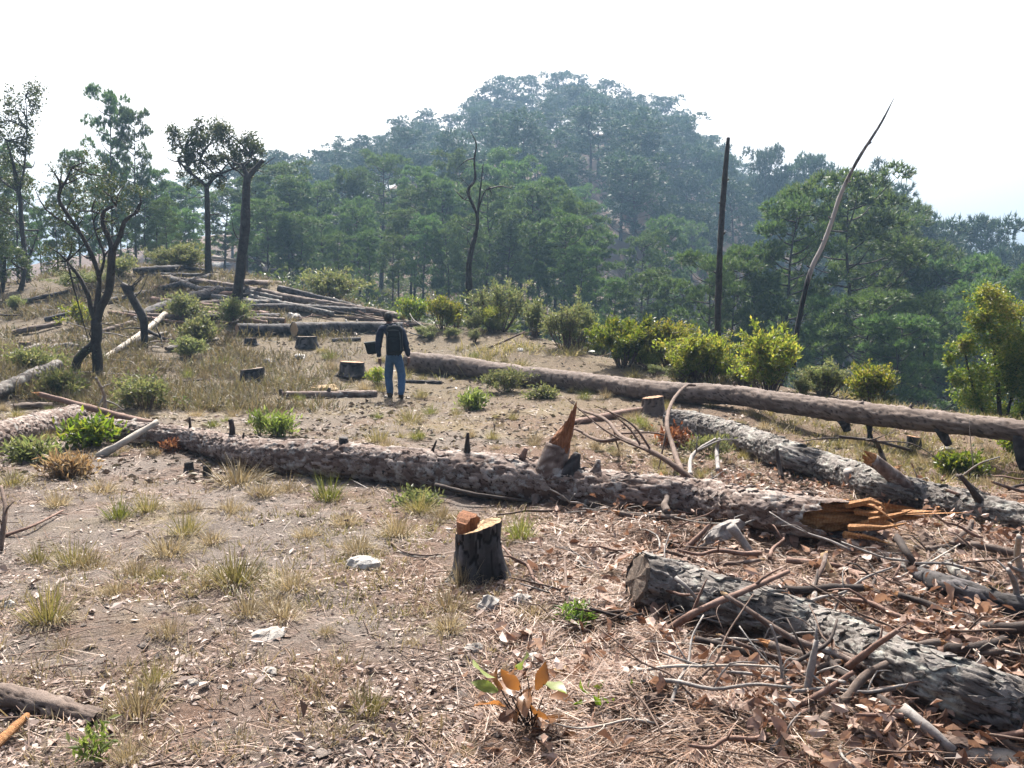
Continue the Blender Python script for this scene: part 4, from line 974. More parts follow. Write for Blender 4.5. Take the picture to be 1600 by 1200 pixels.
BUSH = [
 ('yellow-green young bush standing just right of the walker', 692,515,46,58,'bush_yellow',.08,1.,.5),('loose grey-green bush with fine twigs before the burnt snag', 780,505,92,66,'bush_grey',.08,.7,.5),
 ('small olive bush right of the loose grey-green one', 836,500,40,34,'bush_grey',.08,.8,.4),('leggy bush with dark bare stems left of the dense dark bush', 884,545,62,70,'bush_grey',.075,.55,.5),
 ('low grassy-green bush at the edge of the clearing above the trunk', 905,505,56,38,'bush_grey',.06,.8,.8),('dense dark green bush with yellow top behind the long straight trunk', 974,573,88,84,'bush_leaf',.075,1.9,.5),
 ('open olive-yellow bush between the dense dark one and the black pole', 1046,568,76,82,'bush_yellow',.075,.9,.5),('wide yellow-green bush left of the foot of the black pole', 1096,597,98,78,'bush_yellow',.075,1.3,.5),
 ('yellow-green bush between the black pole and the leaning snag', 1203,612,92,100,'bush_yellow',.075,1.2,.6),('small yellow bush right of the leaning snag foot', 1362,622,56,58,'bush_yellow',.07,.9,.5),
 ('pale leggy bush right of the leaning snag foot', 1288,606,40,40,'bush_grey',.06,.7,.7),('low green bush beside the propped branch under the long trunk', 1498,742,62,36,'bush_leaf',.06,.9,.4),
 ('bright green bush at the right edge under the long trunk', 1590,712,40,40,'bush_leaf',.06,.9,.5),
 ('grey-green leafy bush beside the dead forked trunk foot', 366,510,56,44,'bush_grey',.08,.6,.3),('green bush in front of the dark sloping log on the mound', 290,505,62,46,'bush_grey',.09,.55,.3),
 ('yellowish bush left of the sawn logs on the mound', 312,540,52,46,'bush_grey',.09,.8,.4),('large leafy shrub with pale leaves on the bare soil at left', 230,640,88,56,'bush_grey',.07,.6,.3),
 ('dense green shrub below the grey log near the left edge', 60,585,72,46,'bush_grey',.08,.6,.3),('pale broad-leaved shrub left of the twisted oak foot', 100,622,62,44,'bush_grey',.08,.5,.3),
 ('yellow-green shrub behind the twisted oak', 125,512,50,42,'bush_yellow',.08,.5,.4),('bright shrub on the shoulder of the mound between oak and logs', 185,430,54,30,'bush_grey',.10,.6,.4),
 ('grey shrub spilling over the right shoulder of the mound', 520,468,86,46,'bush_grey',.11,.9,.3),('grey-green shrub lower on the right shoulder of the mound', 575,478,70,34,'bush_grey',.1,.9,.3),('pale shrub at the top right shoulder of the mound', 500,440,50,34,'bush_grey',.11,.9,.3),
 ('green bush close behind the walker on the crest', 645,500,46,40,'bush_leaf',.09,.8,.5),('small green plant by the walker feet', 588,600,30,26,'bush_yellow',.05,.7,.6),
 ('leafy sprig growing against the long straight trunk', 790,612,56,40,'bush_grey',.06,.6,.4)]
for i, (lb, px, py, w, h, m, lf, dn, up) in enumerate(BUSH):
    bush_at('bush', lb, 'bush', px, py, w, h, m, lf, dn, i, None, 10 if w > 50 else 7, up)
# tall leafy bush at the right edge
gx = P(1560, 600, 15.5); t = thing('leafy_tree', 'tall broad-leaved bushy tree with yellow top leaves at the right edge', 'tree', (gx[0], gx[1], h1(gx[0], gx[1])))
base = np.array(t.location)
for k, (pts, w) in enumerate([([(1560,720),(1562,650),(1555,560),(1540,480)], [8,7,5,2]), ([(1562,690),(1585,600),(1595,500)], [6,4,2]), ([(1560,680),(1525,620),(1505,540)], [5,4,2]), ([(1565,700),(1620,600),(1650,500)], [6,4,2])]):
    V, T, Q = tube(poly(pts, 15.5), np.array(w)*15.5/F/2, 7, .2, rough=.1); obj('trunk' if k == 0 else 'branch', mesh('trunk', V, T, Q, M['bark_oak'], attrs={'bare': np.zeros(len(V))}), t, None, base)
leafy(t, base, [(1540,462,18),(1565,475,22),(1590,495,26),(1530,500,20),(1510,540,20),(1550,530,26),(1590,545,30),(1530,580,24),(1570,590,28),(1610,600,30),(1505,590,16),(1520,620,20),(1560,645,24),(1600,650,26),(1540,670,18),(1630,540,34),(1650,470,26),(1640,640,30),(1495,560,12),(1575,560,30),(1540,615,26),(1590,600,30),(1615,560,34)], 15.5, 'bush_leaf', 110, .085, 66)
leafy(t, base, [(1540,460,17),(1565,472,20),(1590,490,24),(1530,498,16),(1508,540,14),(1555,520,16)], 15.3, 'bush_yellow', 50, .085, 67, 'yellow_leaves')
# single plants
bush_at('plant', 'small white-tipped plant alone on the bare soil above the pink trunk', 'plant', 741, 640, 40, 30, 'plant_pale', .10, .5, 70, None, 9, .9, .3)
PLANT = [x for x in bpy.data.objects if x.name.startswith('plant')][-1]; rng = np.random.default_rng(4)
for k in range(8):
    c = np.array([rng.normal()*.15, rng.normal()*.1, .30+rng.normal()*.03]); V, T = leaf_quads(c[None], nrm(np.array([[0, 0, 1.]])+.3*rng.normal(size=(1, 3))), np.array([.09]), np.array([.034]), rng)
    obj('bud', mesh('bud', V, T, None, M['white_bud'], smooth=False), PLANT)
bush_at('plant', 'bright yellow-green tufty plant behind the left part of the pink trunk', 'plant', 436, 682, 42, 34, 'plant_pale', .09, .22, 71, None, 11, .9, .25)
bush_at('plant', 'thin upright pale-leaved sprig beside the yellow-green tufty plant', 'plant', 406, 682, 20, 44, 'plant_pale', .07, .5, 72, None, 4, .8, .3)
bush_at('plant', 'broad-leaved bright green plant under the crossed branches at left', 'plant', 138, 698, 76, 46, 'bush_leaf', .10, .22, 73, None, 12, .2, .4)
bush_at('plant', 'green ferny plant at the left edge below the pale trunk', 'plant', 50, 722, 66, 32, 'bush_grey', .09, .6, 74, None, 10, .3, .3)
bush_at('plant', 'withered orange-brown fern clump at left below the green leaves', 'plant', 105, 748, 56, 32, 'plant_orange', .09, .6, 75, None, 12, .5, .3)
bush_at('plant', 'small red-leaved seedling before the left part of the pink trunk', 'plant', 268, 706, 24, 14, 'red_leaf', .06, .6, 76, None, 5, .3, .4)
bush_at('plant', 'low green plant in the shadow of the pink trunk', 'plant', 650, 790, 64, 22, 'bush_grey', .05, .5, 77, None, 9, .5, .35)
bush_at('plant', 'feathery green seedling on needle litter at centre right', 'plant', 905, 976, 44, 26, 'plant_green', .05, .8, 78, None, 6, .2, .22)
bush_at('plant', 'dead reddish leafy twig beside the grey trunk end', 'plant', 1055, 700, 40, 30, 'red_leaf', .08, .4, 79, None, 7, .4, .4)
bush_at('plant', 'pair of yellow-green leaves on the litter right of the seedling', 'plant', 938, 1096, 30, 26, 'bush_leaf', .07, .1, 80, None, 1, .2, .45)
bush_at('plant', 'upright narrow-leaved weed at the lower left', 'plant', 155, 1192, 26, 70, 'plant_pale', .04, .8, 81, None, 2, .5, .3)
bush_at('plant', 'green sprigs growing before the grey trunk', 'plant', 1110, 712, 60, 34, 'bush_grey', .045, .5, 82, None, 8, .8, .35)
bush_at('plant', 'tiny green sprig against the butt of the foreground trunk', 'plant', 1030, 942, 20, 16, 'plant_green', .03, .7, 83, None, 4, .5, .5)
bush_at('plant', 'grey-green wilted plant right of the white-tipped plant', 'plant', 848, 622, 44, 18, 'bush_grey', .08, .7, 84, None, 7, .1, .4)
# the leathery seedling in front
def seedling():
    g = G(828, 1148); t = thing('oak_seedling', 'oak seedling with large brown and orange leathery leaves at the bottom centre', 'plant', g)
    rng = np.random.default_rng(77); d = g[1]; sc = d/F
    L = [(755,1052),(770,1085),(800,1040),(845,1055),(820,1080),(862,1065),(880,1105),(790,1110),(835,1105),(870,1130),(815,1025),(775,1060),(850,1085),(800,1075),(885,1125),(760,1075),(845,1120),(810,1100)]
    stems = Bag()
    hub = [np.array([-.03, 0, .03]), np.array([.02, .02, .02]), np.array([0, -.03, .02])]
    for i, (px, py) in enumerate(L):
        c = np.array([(px-828)*sc, rng.normal()*.06, (1148-py)*sc*1.02]); hb = hub[i % 3]
        k = hb+(c-hb)*np.array([.6, .6, .75]); stems.add(*tube([hb*0.3, hb+(k-hb)*.5, k], [.004, .0035, .002], 5, .04, cap=False))
        dr = nrm((c-hb)*np.array([1, 1, .5])+rng.normal(size=3)*.05+np.array([0, -.04, .0])); Ln = rng.uniform(.105, .155); Wd = Ln*rng.uniform(.42, .52)
        nx = 7; f = np.linspace(0, 1, nx); prof = np.sin(PI*np.clip(f*.93+.05, 0, 1))**.8*Wd/2
        upv = nrm(np.array([0, -.5, .8])+rng.normal(size=3)*.5); sd_ = nrm(np.cross(dr, upv)); u2 = np.cross(sd_, dr)
        wav = .006*np.sin(f*9+i)
        mid = c-dr*Ln*.4+dr*(f*Ln)[:, None]-u2*(.25*Ln*f**2)[:, None]
        a = mid+sd_*prof[:, None]+u2*(prof*.35+wav)[:, None]; b = mid-sd_*prof[:, None]+u2*(prof*.35-wav)[:, None]
        V = np.vstack([a, mid, b]); q = np.arange(nx-1); Q = np.vstack([np.c_[q, q+1, nx+q+1, nx+q], np.c_[nx+q, nx+q+1, 2*nx+q+1, 2*nx+q]])
        obj('leaf', mesh('leaf', V, None, Q, M['seed_leaf' if i % 5 else 'plant_pale']), t)
    obj('stems', stems.mesh('stems', M['stick_dark']), t)
seedling()

# ---------------------------------------------------------------- rocks and wood chunks
def rock_mesh(rx, ry, rz, seed, n=18, amp=.28):
    th = np.arange(n)/n*2*PI; ph = np.linspace(-PI/2, PI/2, n//2+1)
    PH, TH = np.meshgrid(ph, th, indexing='ij'); d = np.stack([np.cos(PH)*np.cos(TH), np.cos(PH)*np.sin(TH), np.sin(PH)], -1).reshape(-1, 3)
    q = np.round(d*2.2+.8*fbm(d*1.4, seed, 2)[:, None])/2.2
    k = 1+amp*fbm(d*1.6, seed, 4)+.10*fbm(q*2, seed+3, 1)
    V = d*k[:, None]*np.array([rx, ry, rz]); m = len(ph)
    i = np.arange(m-1)[:, None]*n; j = np.arange(n)[None]; jj = (j+1) % n
    return V, np.stack([i+j, i+jj, i+n+jj, i+n+j], -1).reshape(-1, 4)
ROCKS = [('flat white rock alone on bare soil left of the foreground stump',567,890,62,26,'rock_white'),('grey rock at the foot of the foreground stump',762,956,44,26,'rock'),
 ('small grey rock right of the foreground stump foot',818,950,34,22,'rock'),('yellowish broken wood chunk behind the oak seedling',878,1068,46,28,'wood_cut'),
 ('pale rounded boulder behind the thick sawn log on the mound',458,499,26,15,'rock_white'),('white stone near the left edge of the bare soil',12,950,20,16,'rock_white'),
 ('pale flat stone on needle litter left of the foreground trunk',1028,1072,40,14,'rock_white'),('white chip on the bare soil at the bottom centre',560,1152,24,12,'rock_white'),
 ('grey stone group at lower left centre',415,1000,58,18,'rock'),('small grey stone below the grey stone group',420,1056,30,12,'rock'),('round grey stone in the lower left',298,1078,24,14,'rock'),
 ('pale stone slab near the dark stump on the mound',466,560,26,9,'rock_white'),('grey stone in the grass before the mound',416,567,22,9,'rock'),('white stone lying on the crest above the long trunk',813,549,14,7,'rock_white'),
 ('grey boulder among scrub on the left slope',130,533,22,12,'rock'),('pale rock on top of the mound by the oak foot',345,420,40,10,'rock'),('white pebble by the walker foot',603,622,8,6,'rock_white'),
 ('grey rock under the propped branch at right',1483,706,26,12,'rock'),('pale rock in slash near the right edge',1560,1000,30,18,'rock'),('orange wood block at the bottom edge near centre right',1185,1195,46,30,'wood_orange'),
 ('mound of yellowish rotten sawdust behind the short reddish log',504,612,46,16,'soil_mound'),('pale stone beside the oak seedling',838,1040,34,14,'rock_white'),('pale bark lump left of the oak seedling',740,1020,30,16,'rock')]
for i, (lb, px, py, w, h, m) in enumerate(ROCKS):
    g = G(px, py); d = g[1]; rx = w*d/F/2; rz = max(h*d/F*.62, rx*.35)
    V, Q = rock_mesh(rx, rx*.8, rz, i*3); nm = 'wood_chunk' if m.startswith('wood') else ('sawdust_mound' if m == 'soil_mound' else 'rock')
    o = obj(nm, mesh(nm, V, None, Q, M[m], smooth=False), None, (g[0], g[1]+rx*.5, h1(g[0], g[1])+rz*.05)); o.rotation_euler.z = i*1.3
    tag(o, lb, 'wood chunk' if m.startswith('wood') else ('sawdust' if m == 'soil_mound' else 'rock'))

# ---------------------------------------------------------------- branches lying and standing in the slash
def lpt(px, py, lift=0.):                               # ground point seen at px,py when lifted
    q = lay(px, py, 2, lift); return q[:3]
def stick(label, pts, th, m, name='branch', twigs=0, group=None, seed=0, taper=.6, end=None, rough=.2):
    """pts [(px, py, lift)]; th thickness in pixels at the first point"""
    p = np.array([lpt(*q) for q in pts]); d = p[0][1]; r = th*d/F/2
    if len(p) == 2: p = np.array([p[0], p[0]*.6+p[1]*.4+np.random.default_rng(seed).normal(size=3)*np.linalg.norm(p[1]-p[0])*.035, p[1]])
    base = p[0]; t = thing(name, label, 'branch', base, group)
    V, T, Q = tube(p, np.linspace(r, r*taper, len(p)), 9, max(.03, r*1.5), rough=rough, seed=seed)
    obj('stem', mesh('stem', V, T, Q, M[m], attrs={'plate': rhash(np.arange(len(V)), 1), 'edge': np.full(len(V), .7)}), t, None, base)
    rng = np.random.default_rng(seed+5)
    for k in range(twigs):
        f = rng.uniform(.2, .95); i = min(int(f*(len(p)-1)), len(p)-2); a = p[i]+(p[i+1]-p[i])*(f*(len(p)-1)-i)
        L = np.linalg.norm(p[-1]-p[0])*rng.uniform(.15, .35); ax = nrm(p[i+1]-p[i])
        dd = nrm(ax*.6+rng.normal(size=3)*.8+np.array([0, 0, .3]))
        V, T, Q = tube([a, a+dd*L*.5+rng.normal(size=3)*L*.06, a+dd*L+np.array([0, 0, -.1*L])], [r*.45, r*.35, r*.15], 5, .06, seed=k)
        obj('twig', mesh('twig', V, T, Q, M[m]), t, None, base)
    if end:
        V, T, Q = splinter(p[-1]-nrm(p[-1]-p[-2])*r*.3, nrm(p[-1]-p[-2]), r*taper*.95, r*2.5, seed); obj('broken_tip', mesh('broken_tip', V, T, Q, M[end], smooth=False), t, None, base)
    return t
ST = [
 ('long red-brown stick resting across the foreground trunk', [(1040,988,.02),(1090,955,.22),(1160,925,.33),(1232,893,.2)], 13,'stick_red',2),
 ('thin twig crossing under the long stick on the foreground trunk', [(1055,902,.3),(1080,925,.26),(1102,958,.08)], 7,'stick_grey',0),
 ('long dark bare branch with twigs before the reddish stump', [(1085,752,.2),(1040,718,.3),(1000,697,.34),(968,680,.36),(945,655,.4),(905,640,.42)], 10,'stick_brown',5),
 ('side branch forking off the long dark bare branch', [(972,684,.32),(935,688,.28),(890,664,.3)], 7,'stick_brown',3),
 ('upright arched bare branch rising above the pink trunk', [(1068,745,.15),(1052,700,.3),(1042,660,.45),(1052,625,.6),(1072,603,.7),(1086,602,.68)], 10,'stick_brown',1),
 ('crooked grey branch leaning right of the arched one', [(1078,742,.1),(1080,715,.2),(1095,700,.25),(1118,686,.35)], 8,'stick_grey',2),
 ('thin upright branch between the trunks', [(1122,735,.1),(1120,705,.2),(1124,685,.35)], 8,'stick_grey',1),
 ('red upright twig before the grey trunk', [(1222,748,.05),(1216,722,.15),(1214,700,.3)], 9,'stick_dark',0),
 ('pale thick stick slanting out below the pink trunk', [(1142,822,.22),(1160,845,.12),(1178,870,.0)], 17,'stick_grey',0),
 ('dark twig running down from the pale thick stick', [(1178,862,.03),(1195,880,.02),(1215,895,.0)], 7,'stick_brown',0),
 ('dark stick standing under the splintered end', [(1402,840,.2),(1420,868,.1),(1440,896,.0)], 13,'stick_dark',0),
 ('lichen-covered pale curved stick at the right in the slash', [(1470,862,.05),(1490,890,.06),(1515,910,.06),(1545,930,.05),(1578,944,.03)], 16,'bark_grey',1),
 ('pale sawn-off stick standing at the right edge', [(1597,905,.0),(1590,870,.15),(1592,838,.35)], 13,'stick_pale',0),
 ('grey forked stick at the right edge', [(1585,960,.0),(1588,920,.15),(1575,890,.3)], 12,'stick_grey',1),
 ('thick grey stick at the bottom right lying on the reddish log', [(1412,1108,.1),(1450,1138,.12),(1490,1172,.1)], 22,'stick_grey',0),
 ('reddish stick slanting over the foreground trunk at right', [(1325,1042,.1),(1360,1015,.25),(1402,985,.34)], 12,'stick_red',2),
 ('long thin reddish stick with sawn tip below the foreground trunk', [(1228,1112,.02),(1280,1085,.12),(1334,1050,.2)], 12,'stick_red',0),
 ('white lichen-covered stick curving at the lower right', [(1232,1120,.02),(1280,1135,.02),(1320,1140,.02),(1372,1118,.06)], 11,'stick_pale',1),
 ('upright forked twig before the foreground trunk', [(1215,1100,.0),(1222,1060,.1),(1215,1010,.22),(1204,976,.34)], 6,'stick_grey',2),
 ('grey upright stake before the foreground trunk', [(1258,1092,.0),(1268,1040,.14),(1276,1000,.28)], 14,'stick_grey',2),
 ('thin curved twig over the needle litter', [(1112,1018,.03),(1140,1028,.05),(1160,1050,.05),(1166,1088,.0)], 6,'stick_brown',0),
 ('dark stick in the litter right of the foreground stump', [(880,888,.02),(885,930,.03),(882,870,.1)], 6,'stick_brown',1),
 ('dark thin pole lying under the pink trunk', [(680,758,.12),(740,772,.1),(830,784,.03)], 8,'stick_dark',0),
 ('thin curved root-like stick on the soil left of the foreground stump', [(612,848,.02),(630,862,.02),(665,868,.02),(690,865,.02)], 4,'stick_brown',0),
 ('pale curved stick on the soil by the white rock', [(622,862,.01),(650,870,.01),(695,870,.01)], 5,'stick_pale',0),
 ('brown stick behind the oak seedling', [(835,1020,.02),(870,1012,.03),(905,1010,.02),(952,1014,.02)], 9,'stick_red',1),
 ('forked brown stick right of the wood chunk', [(900,1072,.01),(935,1050,.02),(985,1035,.03)], 10,'stick_red',1),
 ('short dark stick on the bare soil at the bottom', [(612,1120,.01),(640,1114,.01),(668,1106,.01)], 7,'stick_dark',0),
 ('dark stick in the dead litter at lower left', [(50,1050,.01),(90,1042,.01),(125,1038,.01)], 9,'stick_brown',0),
 ('broken orange stick at the left edge near the bottom', [(-30,1185,.04),(10,1148,.06),(42,1118,.08)], 20,'wood_orange',0),
 ('dark twigs at the left edge', [(0,860,.02),(8,800,.25),(2,760,.4)], 9,'stick_brown',2),
 ('thin reddish twig lying at left', [(5,838,.02),(50,822,.05),(98,798,.03)], 6,'stick_red',1),
 ('splintered reddish branch with orange torn tip crossing the left trunk', [(238,663,.02),(200,654,.1),(155,641,.2),(107,628,.28),(62,616,.34)], 13,'stick_red',0),
 ('bright stripped stick leaning on the pink trunk at left', [(152,714,.0),(190,693,.12),(246,659,.3)], 14,'stick_pale',0),
 ('thin bare sapling stem at left behind the crossed branches', [(165,655,.0),(163,620,.35),(150,590,.7)], 6,'stick_grey',3),
 ('thin grey branch beside the stripped stick', [(170,690,.02),(190,670,.12),(212,655,.2)], 9,'bark_grey',0),
 ('pale stick standing up among the mound logs', [(512,480,0),(516,474,.1),(522,465,.28)], 4,'stick_pale',0),
 ('pale stake standing among branches left of the walker', [(555,510,0),(558,500,.2)], 5,'stick_pale',0),
 ('thin pale stick propped left of the walker', [(540,500,.3),(550,512,.1),(558,524,0)], 3,'stick_pale',0),
 ('bare twiggy branch on the crest above the long trunk', [(760,545,.0),(795,530,.15),(820,518,.3)], 4,'stick_brown',4),
 ('grey twig reaching over the grass under the long trunk', [(1430,706,.0),(1372,690,.35),(1312,682,.45)], 5,'stick_dark',3),
 ('dark branch hanging beside the curled stub on the grey trunk', [(1382,722,.1),(1374,700,.25),(1368,688,.4)], 8,'stick_dark',1),
 ('bare branch at right behind the grey trunk', [(1545,785,.1),(1525,765,.25),(1495,742,.35)], 9,'stick_dark',3),
 ('thin arched twig in the grass at right', [(1502,745,.05),(1530,725,.25),(1562,714,.35)], 3,'stick_grey',1),
 ('long reddish slash branch before the dark log', [(1330,895,.03),(1400,910,.05),(1470,900,.04)], 13,'stick_red',2),
 ('brown stick over the slash below the splintered end', [(1230,875,.05),(1290,882,.05),(1345,890,.02)], 11,'stick_red',2),
 ('stick leaning on the pink trunk in the slash', [(1060,868,.0),(1085,845,.1),(1112,818,.22)], 11,'stick_red',1),
 ('thin stick running left under the pink trunk', [(1095,880,.02),(1040,862,.06),(985,868,.02)], 7,'stick_brown',2),
 ('crooked stick in the leaf heap left of the foreground trunk', [(930,880,.02),(960,862,.06),(1010,858,.04)], 7,'stick_brown',2),
 ('split yellow stick end in the slash', [(1306,905,.02),(1285,864,.14)], 13,'wood_cut',0),
 ('pale twig with side shoots in the slash at right', [(1400,905,.05),(1450,880,.12),(1500,850,.1)], 4,'stick_pale',2),
]
for i, (lb, pts, th, m, tw) in enumerate(ST):
    t = stick(lb, pts, th, m, seed=300+i, twigs=tw, end='wood_orange' if 'orange torn' in lb else None)
rs = np.random.default_rng(31); protoS = []
for i in range(8):
    L = rs.uniform(.3, .9); x = np.linspace(0, L, 5); p = np.c_[x, np.cumsum(rs.normal(size=5)*.03), np.abs(np.cumsum(rs.normal(size=5)*.015))+.01]
    rr = rs.uniform(.006, .014); V, T, Q = tube(p, np.linspace(rr, rr*.5, 5), 6, .06, rough=.15, seed=i)
    b = Bag().add(V, T, Q)
    a = p[2]; V, T, Q = tube([a, a+np.array([.08, .08, .05]), a+np.array([.2, .12, .03])], [rr*.5, rr*.4, rr*.2], 5, .06); b.add(V, T, Q)
    protoS.append(b.mesh('branch', M[['stick_red','stick_brown','stick_grey','stick_dark','stick_red','stick_grey','stick_brown','stick_pale'][i]]))
n = 0
while n < 150:
    px, py = rs.uniform(850, 1620), rs.uniform(735, 1190)
    if px < 1000 and py > 960 and rs.uniform() < .6: continue
    if py < 800 and px < 1080: continue
    g = G(px, py); o = bpy.data.objects.new('dead_twig', protoS[rs.integers(8)]); COL.objects.link(o)
    o.location = (g[0], g[1], g[2]+rs.uniform(0, .05)); o.rotation_euler = (rs.normal()*.2, -abs(rs.normal())*.18, rs.uniform(0, 6.28)); s = rs.uniform(.35, .85); o.scale = (s, s*1.3, s*1.5)
    tag(o, 'short dead twig lying in the brown slash around the splintered trunk', 'twig', 'dead twigs in the slash'); n += 1

n = 0
while n < 110:
    px, py = (rs.uniform(290, 700), rs.uniform(402, 530)) if n < 60 else (rs.uniform(-20, 320), rs.uniform(430, 600))
    g = G(px, py)
    if g[1] > 38: continue
    o = bpy.data.objects.new('dead_branch', protoS[rs.integers(8)]); COL.objects.link(o)
    o.location = (g[0], g[1], g[2]+.03); o.rotation_euler = (rs.normal()*.2, rs.normal()*.12, rs.uniform(0, 6.28)); s = rs.uniform(.9, 2.); o.scale = (s, s*1.2, s*1.2)
    tag(o, 'loose dead branch lying among the felled logs of the mound' if n < 60 else 'loose dead branch lying in the dry brush of the left slope', 'branch', 'dead branches on the mound' if n < 60 else 'dead branches on the left slope'); n += 1
protoT = []
for i in range(6):
    L = rs.uniform(.45, 1.1); x = np.linspace(0, L, 6); p = np.c_[x, np.cumsum(rs.normal(size=6)*.025), np.abs(np.cumsum(rs.normal(size=6)*.012))+.02]; rr = rs.uniform(.02, .042)
    V, T, Q = tube(p, np.linspace(rr, rr*.75, 6), 10, .03, rough=.2, seed=50+i); b = Bag().add(V, T, Q, plate=rhash(np.arange(len(V)), i), edge=.7)
    protoT.append((b.mesh('branch', [M['bark_brown'], M['bark_pink'], M['stick_dark'], M['bark_grey'], M['bark_brown'], M['stick_red']][i]), splinter(p[-1]-np.array([.01, 0, 0]), p[-1]-p[-2], rr*.7, rr*2.5, i)))
protoE = [mesh('broken_tip', q[1][0], q[1][1], q[1][2], M['wood_cut' if i % 2 else 'wood_orange'], smooth=False) for i, q in enumerate(protoT)]
n = 0
while n < 54:
    px, py = rs.uniform(960, 1640), rs.uniform(780, 1190)
    if px < 1120 and py > 930: continue
    g = G(px, py); k = rs.integers(6); t = thing('broken_branch', 'broken thick branch in the tangled slash between the fallen trunks', 'branch', (g[0], g[1], g[2]+rs.uniform(0, .07)), 'broken branches in the slash')
    for nm, me in (('stem', protoT[k][0]), ('broken_tip', protoE[k])):
        o = bpy.data.objects.new(nm, me); COL.objects.link(o); o.parent = t
    s = rs.uniform(.4, .85); t.scale = (s, s, s); t.rotation_euler = (rs.uniform(-.6, .6), rs.normal()*.16-.05, rs.uniform(0, 6.28)); n += 1
# bark slab leaning against the pink trunk and a pine cone
g = lpt(1128, 838, .12); V = []; rng = np.random.default_rng(2); nx, ny = 9, 5
X, Y = np.meshgrid(np.linspace(-.5, .5, nx), np.linspace(-.5, .5, ny), indexing='ij')
w = (1-.5*np.abs(X*2)**2); Vt = np.c_[(X*.30+rng.normal(size=X.shape)*.008).ravel(), (Y*.13*w).ravel(), (.03*(1-(Y*2)**2)+.01*rng.normal(size=X.shape)).ravel()]
V = np.vstack([Vt, Vt-np.array([0, 0, .018])]); gi = lambda a, b: a*ny+b; Q = []; o_ = nx*ny
for a in range(nx-1):
    for b in range(ny-1): Q += [(gi(a, b), gi(a+1, b), gi(a+1, b+1), gi(a, b+1)), (o_+gi(a, b), o_+gi(a, b+1), o_+gi(a+1, b+1), o_+gi(a+1, b))]
    Q += [(o_+gi(a, 0), o_+gi(a+1, 0), gi(a+1, 0), gi(a, 0)), (gi(a, ny-1), gi(a+1, ny-1), o_+gi(a+1, ny-1), o_+gi(a, ny-1))]
SLAB = mesh('bark_piece', V, None, np.array(Q), M['stick_brown'], smooth=False)
for i in range(46):
    px, py = rs.uniform(980, 1620), rs.uniform(800, 1190); q_ = G(px, py); o = bpy.data.objects.new('bark_piece', SLAB); COL.objects.link(o); o.location = (q_[0], q_[1], q_[2]+.03)
    s = rs.uniform(.3, .75); o.scale = (s, s*rs.uniform(.6, 1.2), s); o.rotation_euler = (rs.normal()*.5, rs.normal()*.3, rs.uniform(0, 6.28)); tag(o, 'loose curved slab of bark lying in the slash between the trunks', 'bark', 'bark slabs in the slash')
o = obj('bark_piece', SLAB.copy(), None, g+np.array([0, -.05, .05])); o.data.materials[0] = M['stick_grey']; o.rotation_euler = (.9, -.45, .1)
tag(o, 'curled slab of bark leaning on the near side of the pink trunk', 'bark')
def cone():
    g = lpt(1310, 1040, .03); t = thing('pine_cone', 'closed grey pine cone lying before the foreground trunk', 'pine cone', g)
    b = Bag(); k = 70
    V, Q = rock_mesh(.026, .026, .036, 1, 12, .05); b.add(V+np.array([0, 0, .03]), None, Q)
    obj('core', b.mesh('core', M['stick_dark']), t); b = Bag()
    for i in range(k):
        f = i/k; z = .002+.066*f; r = .034*math.sin(PI*(.12+.83*f))**.7; a = i*2.399; d = np.array([math.cos(a), math.sin(a), .35]); s = np.array([-math.sin(a), math.cos(a), 0])
        c = np.array([math.cos(a)*r, math.sin(a)*r, z]); b.add(np.array([c-d*.012, c-s*.007+d*.0, c+d*.008, c+s*.007, c+np.array([0, 0, -.006])]), [(0, 1, 2), (0, 2, 3), (4, 2, 1), (4, 3, 2)])
    tag(obj('scales', b.mesh('scales', M['stick_grey'], smooth=False), t), kind='stuff'); t.rotation_euler = (.9, .3, 0)
cone()

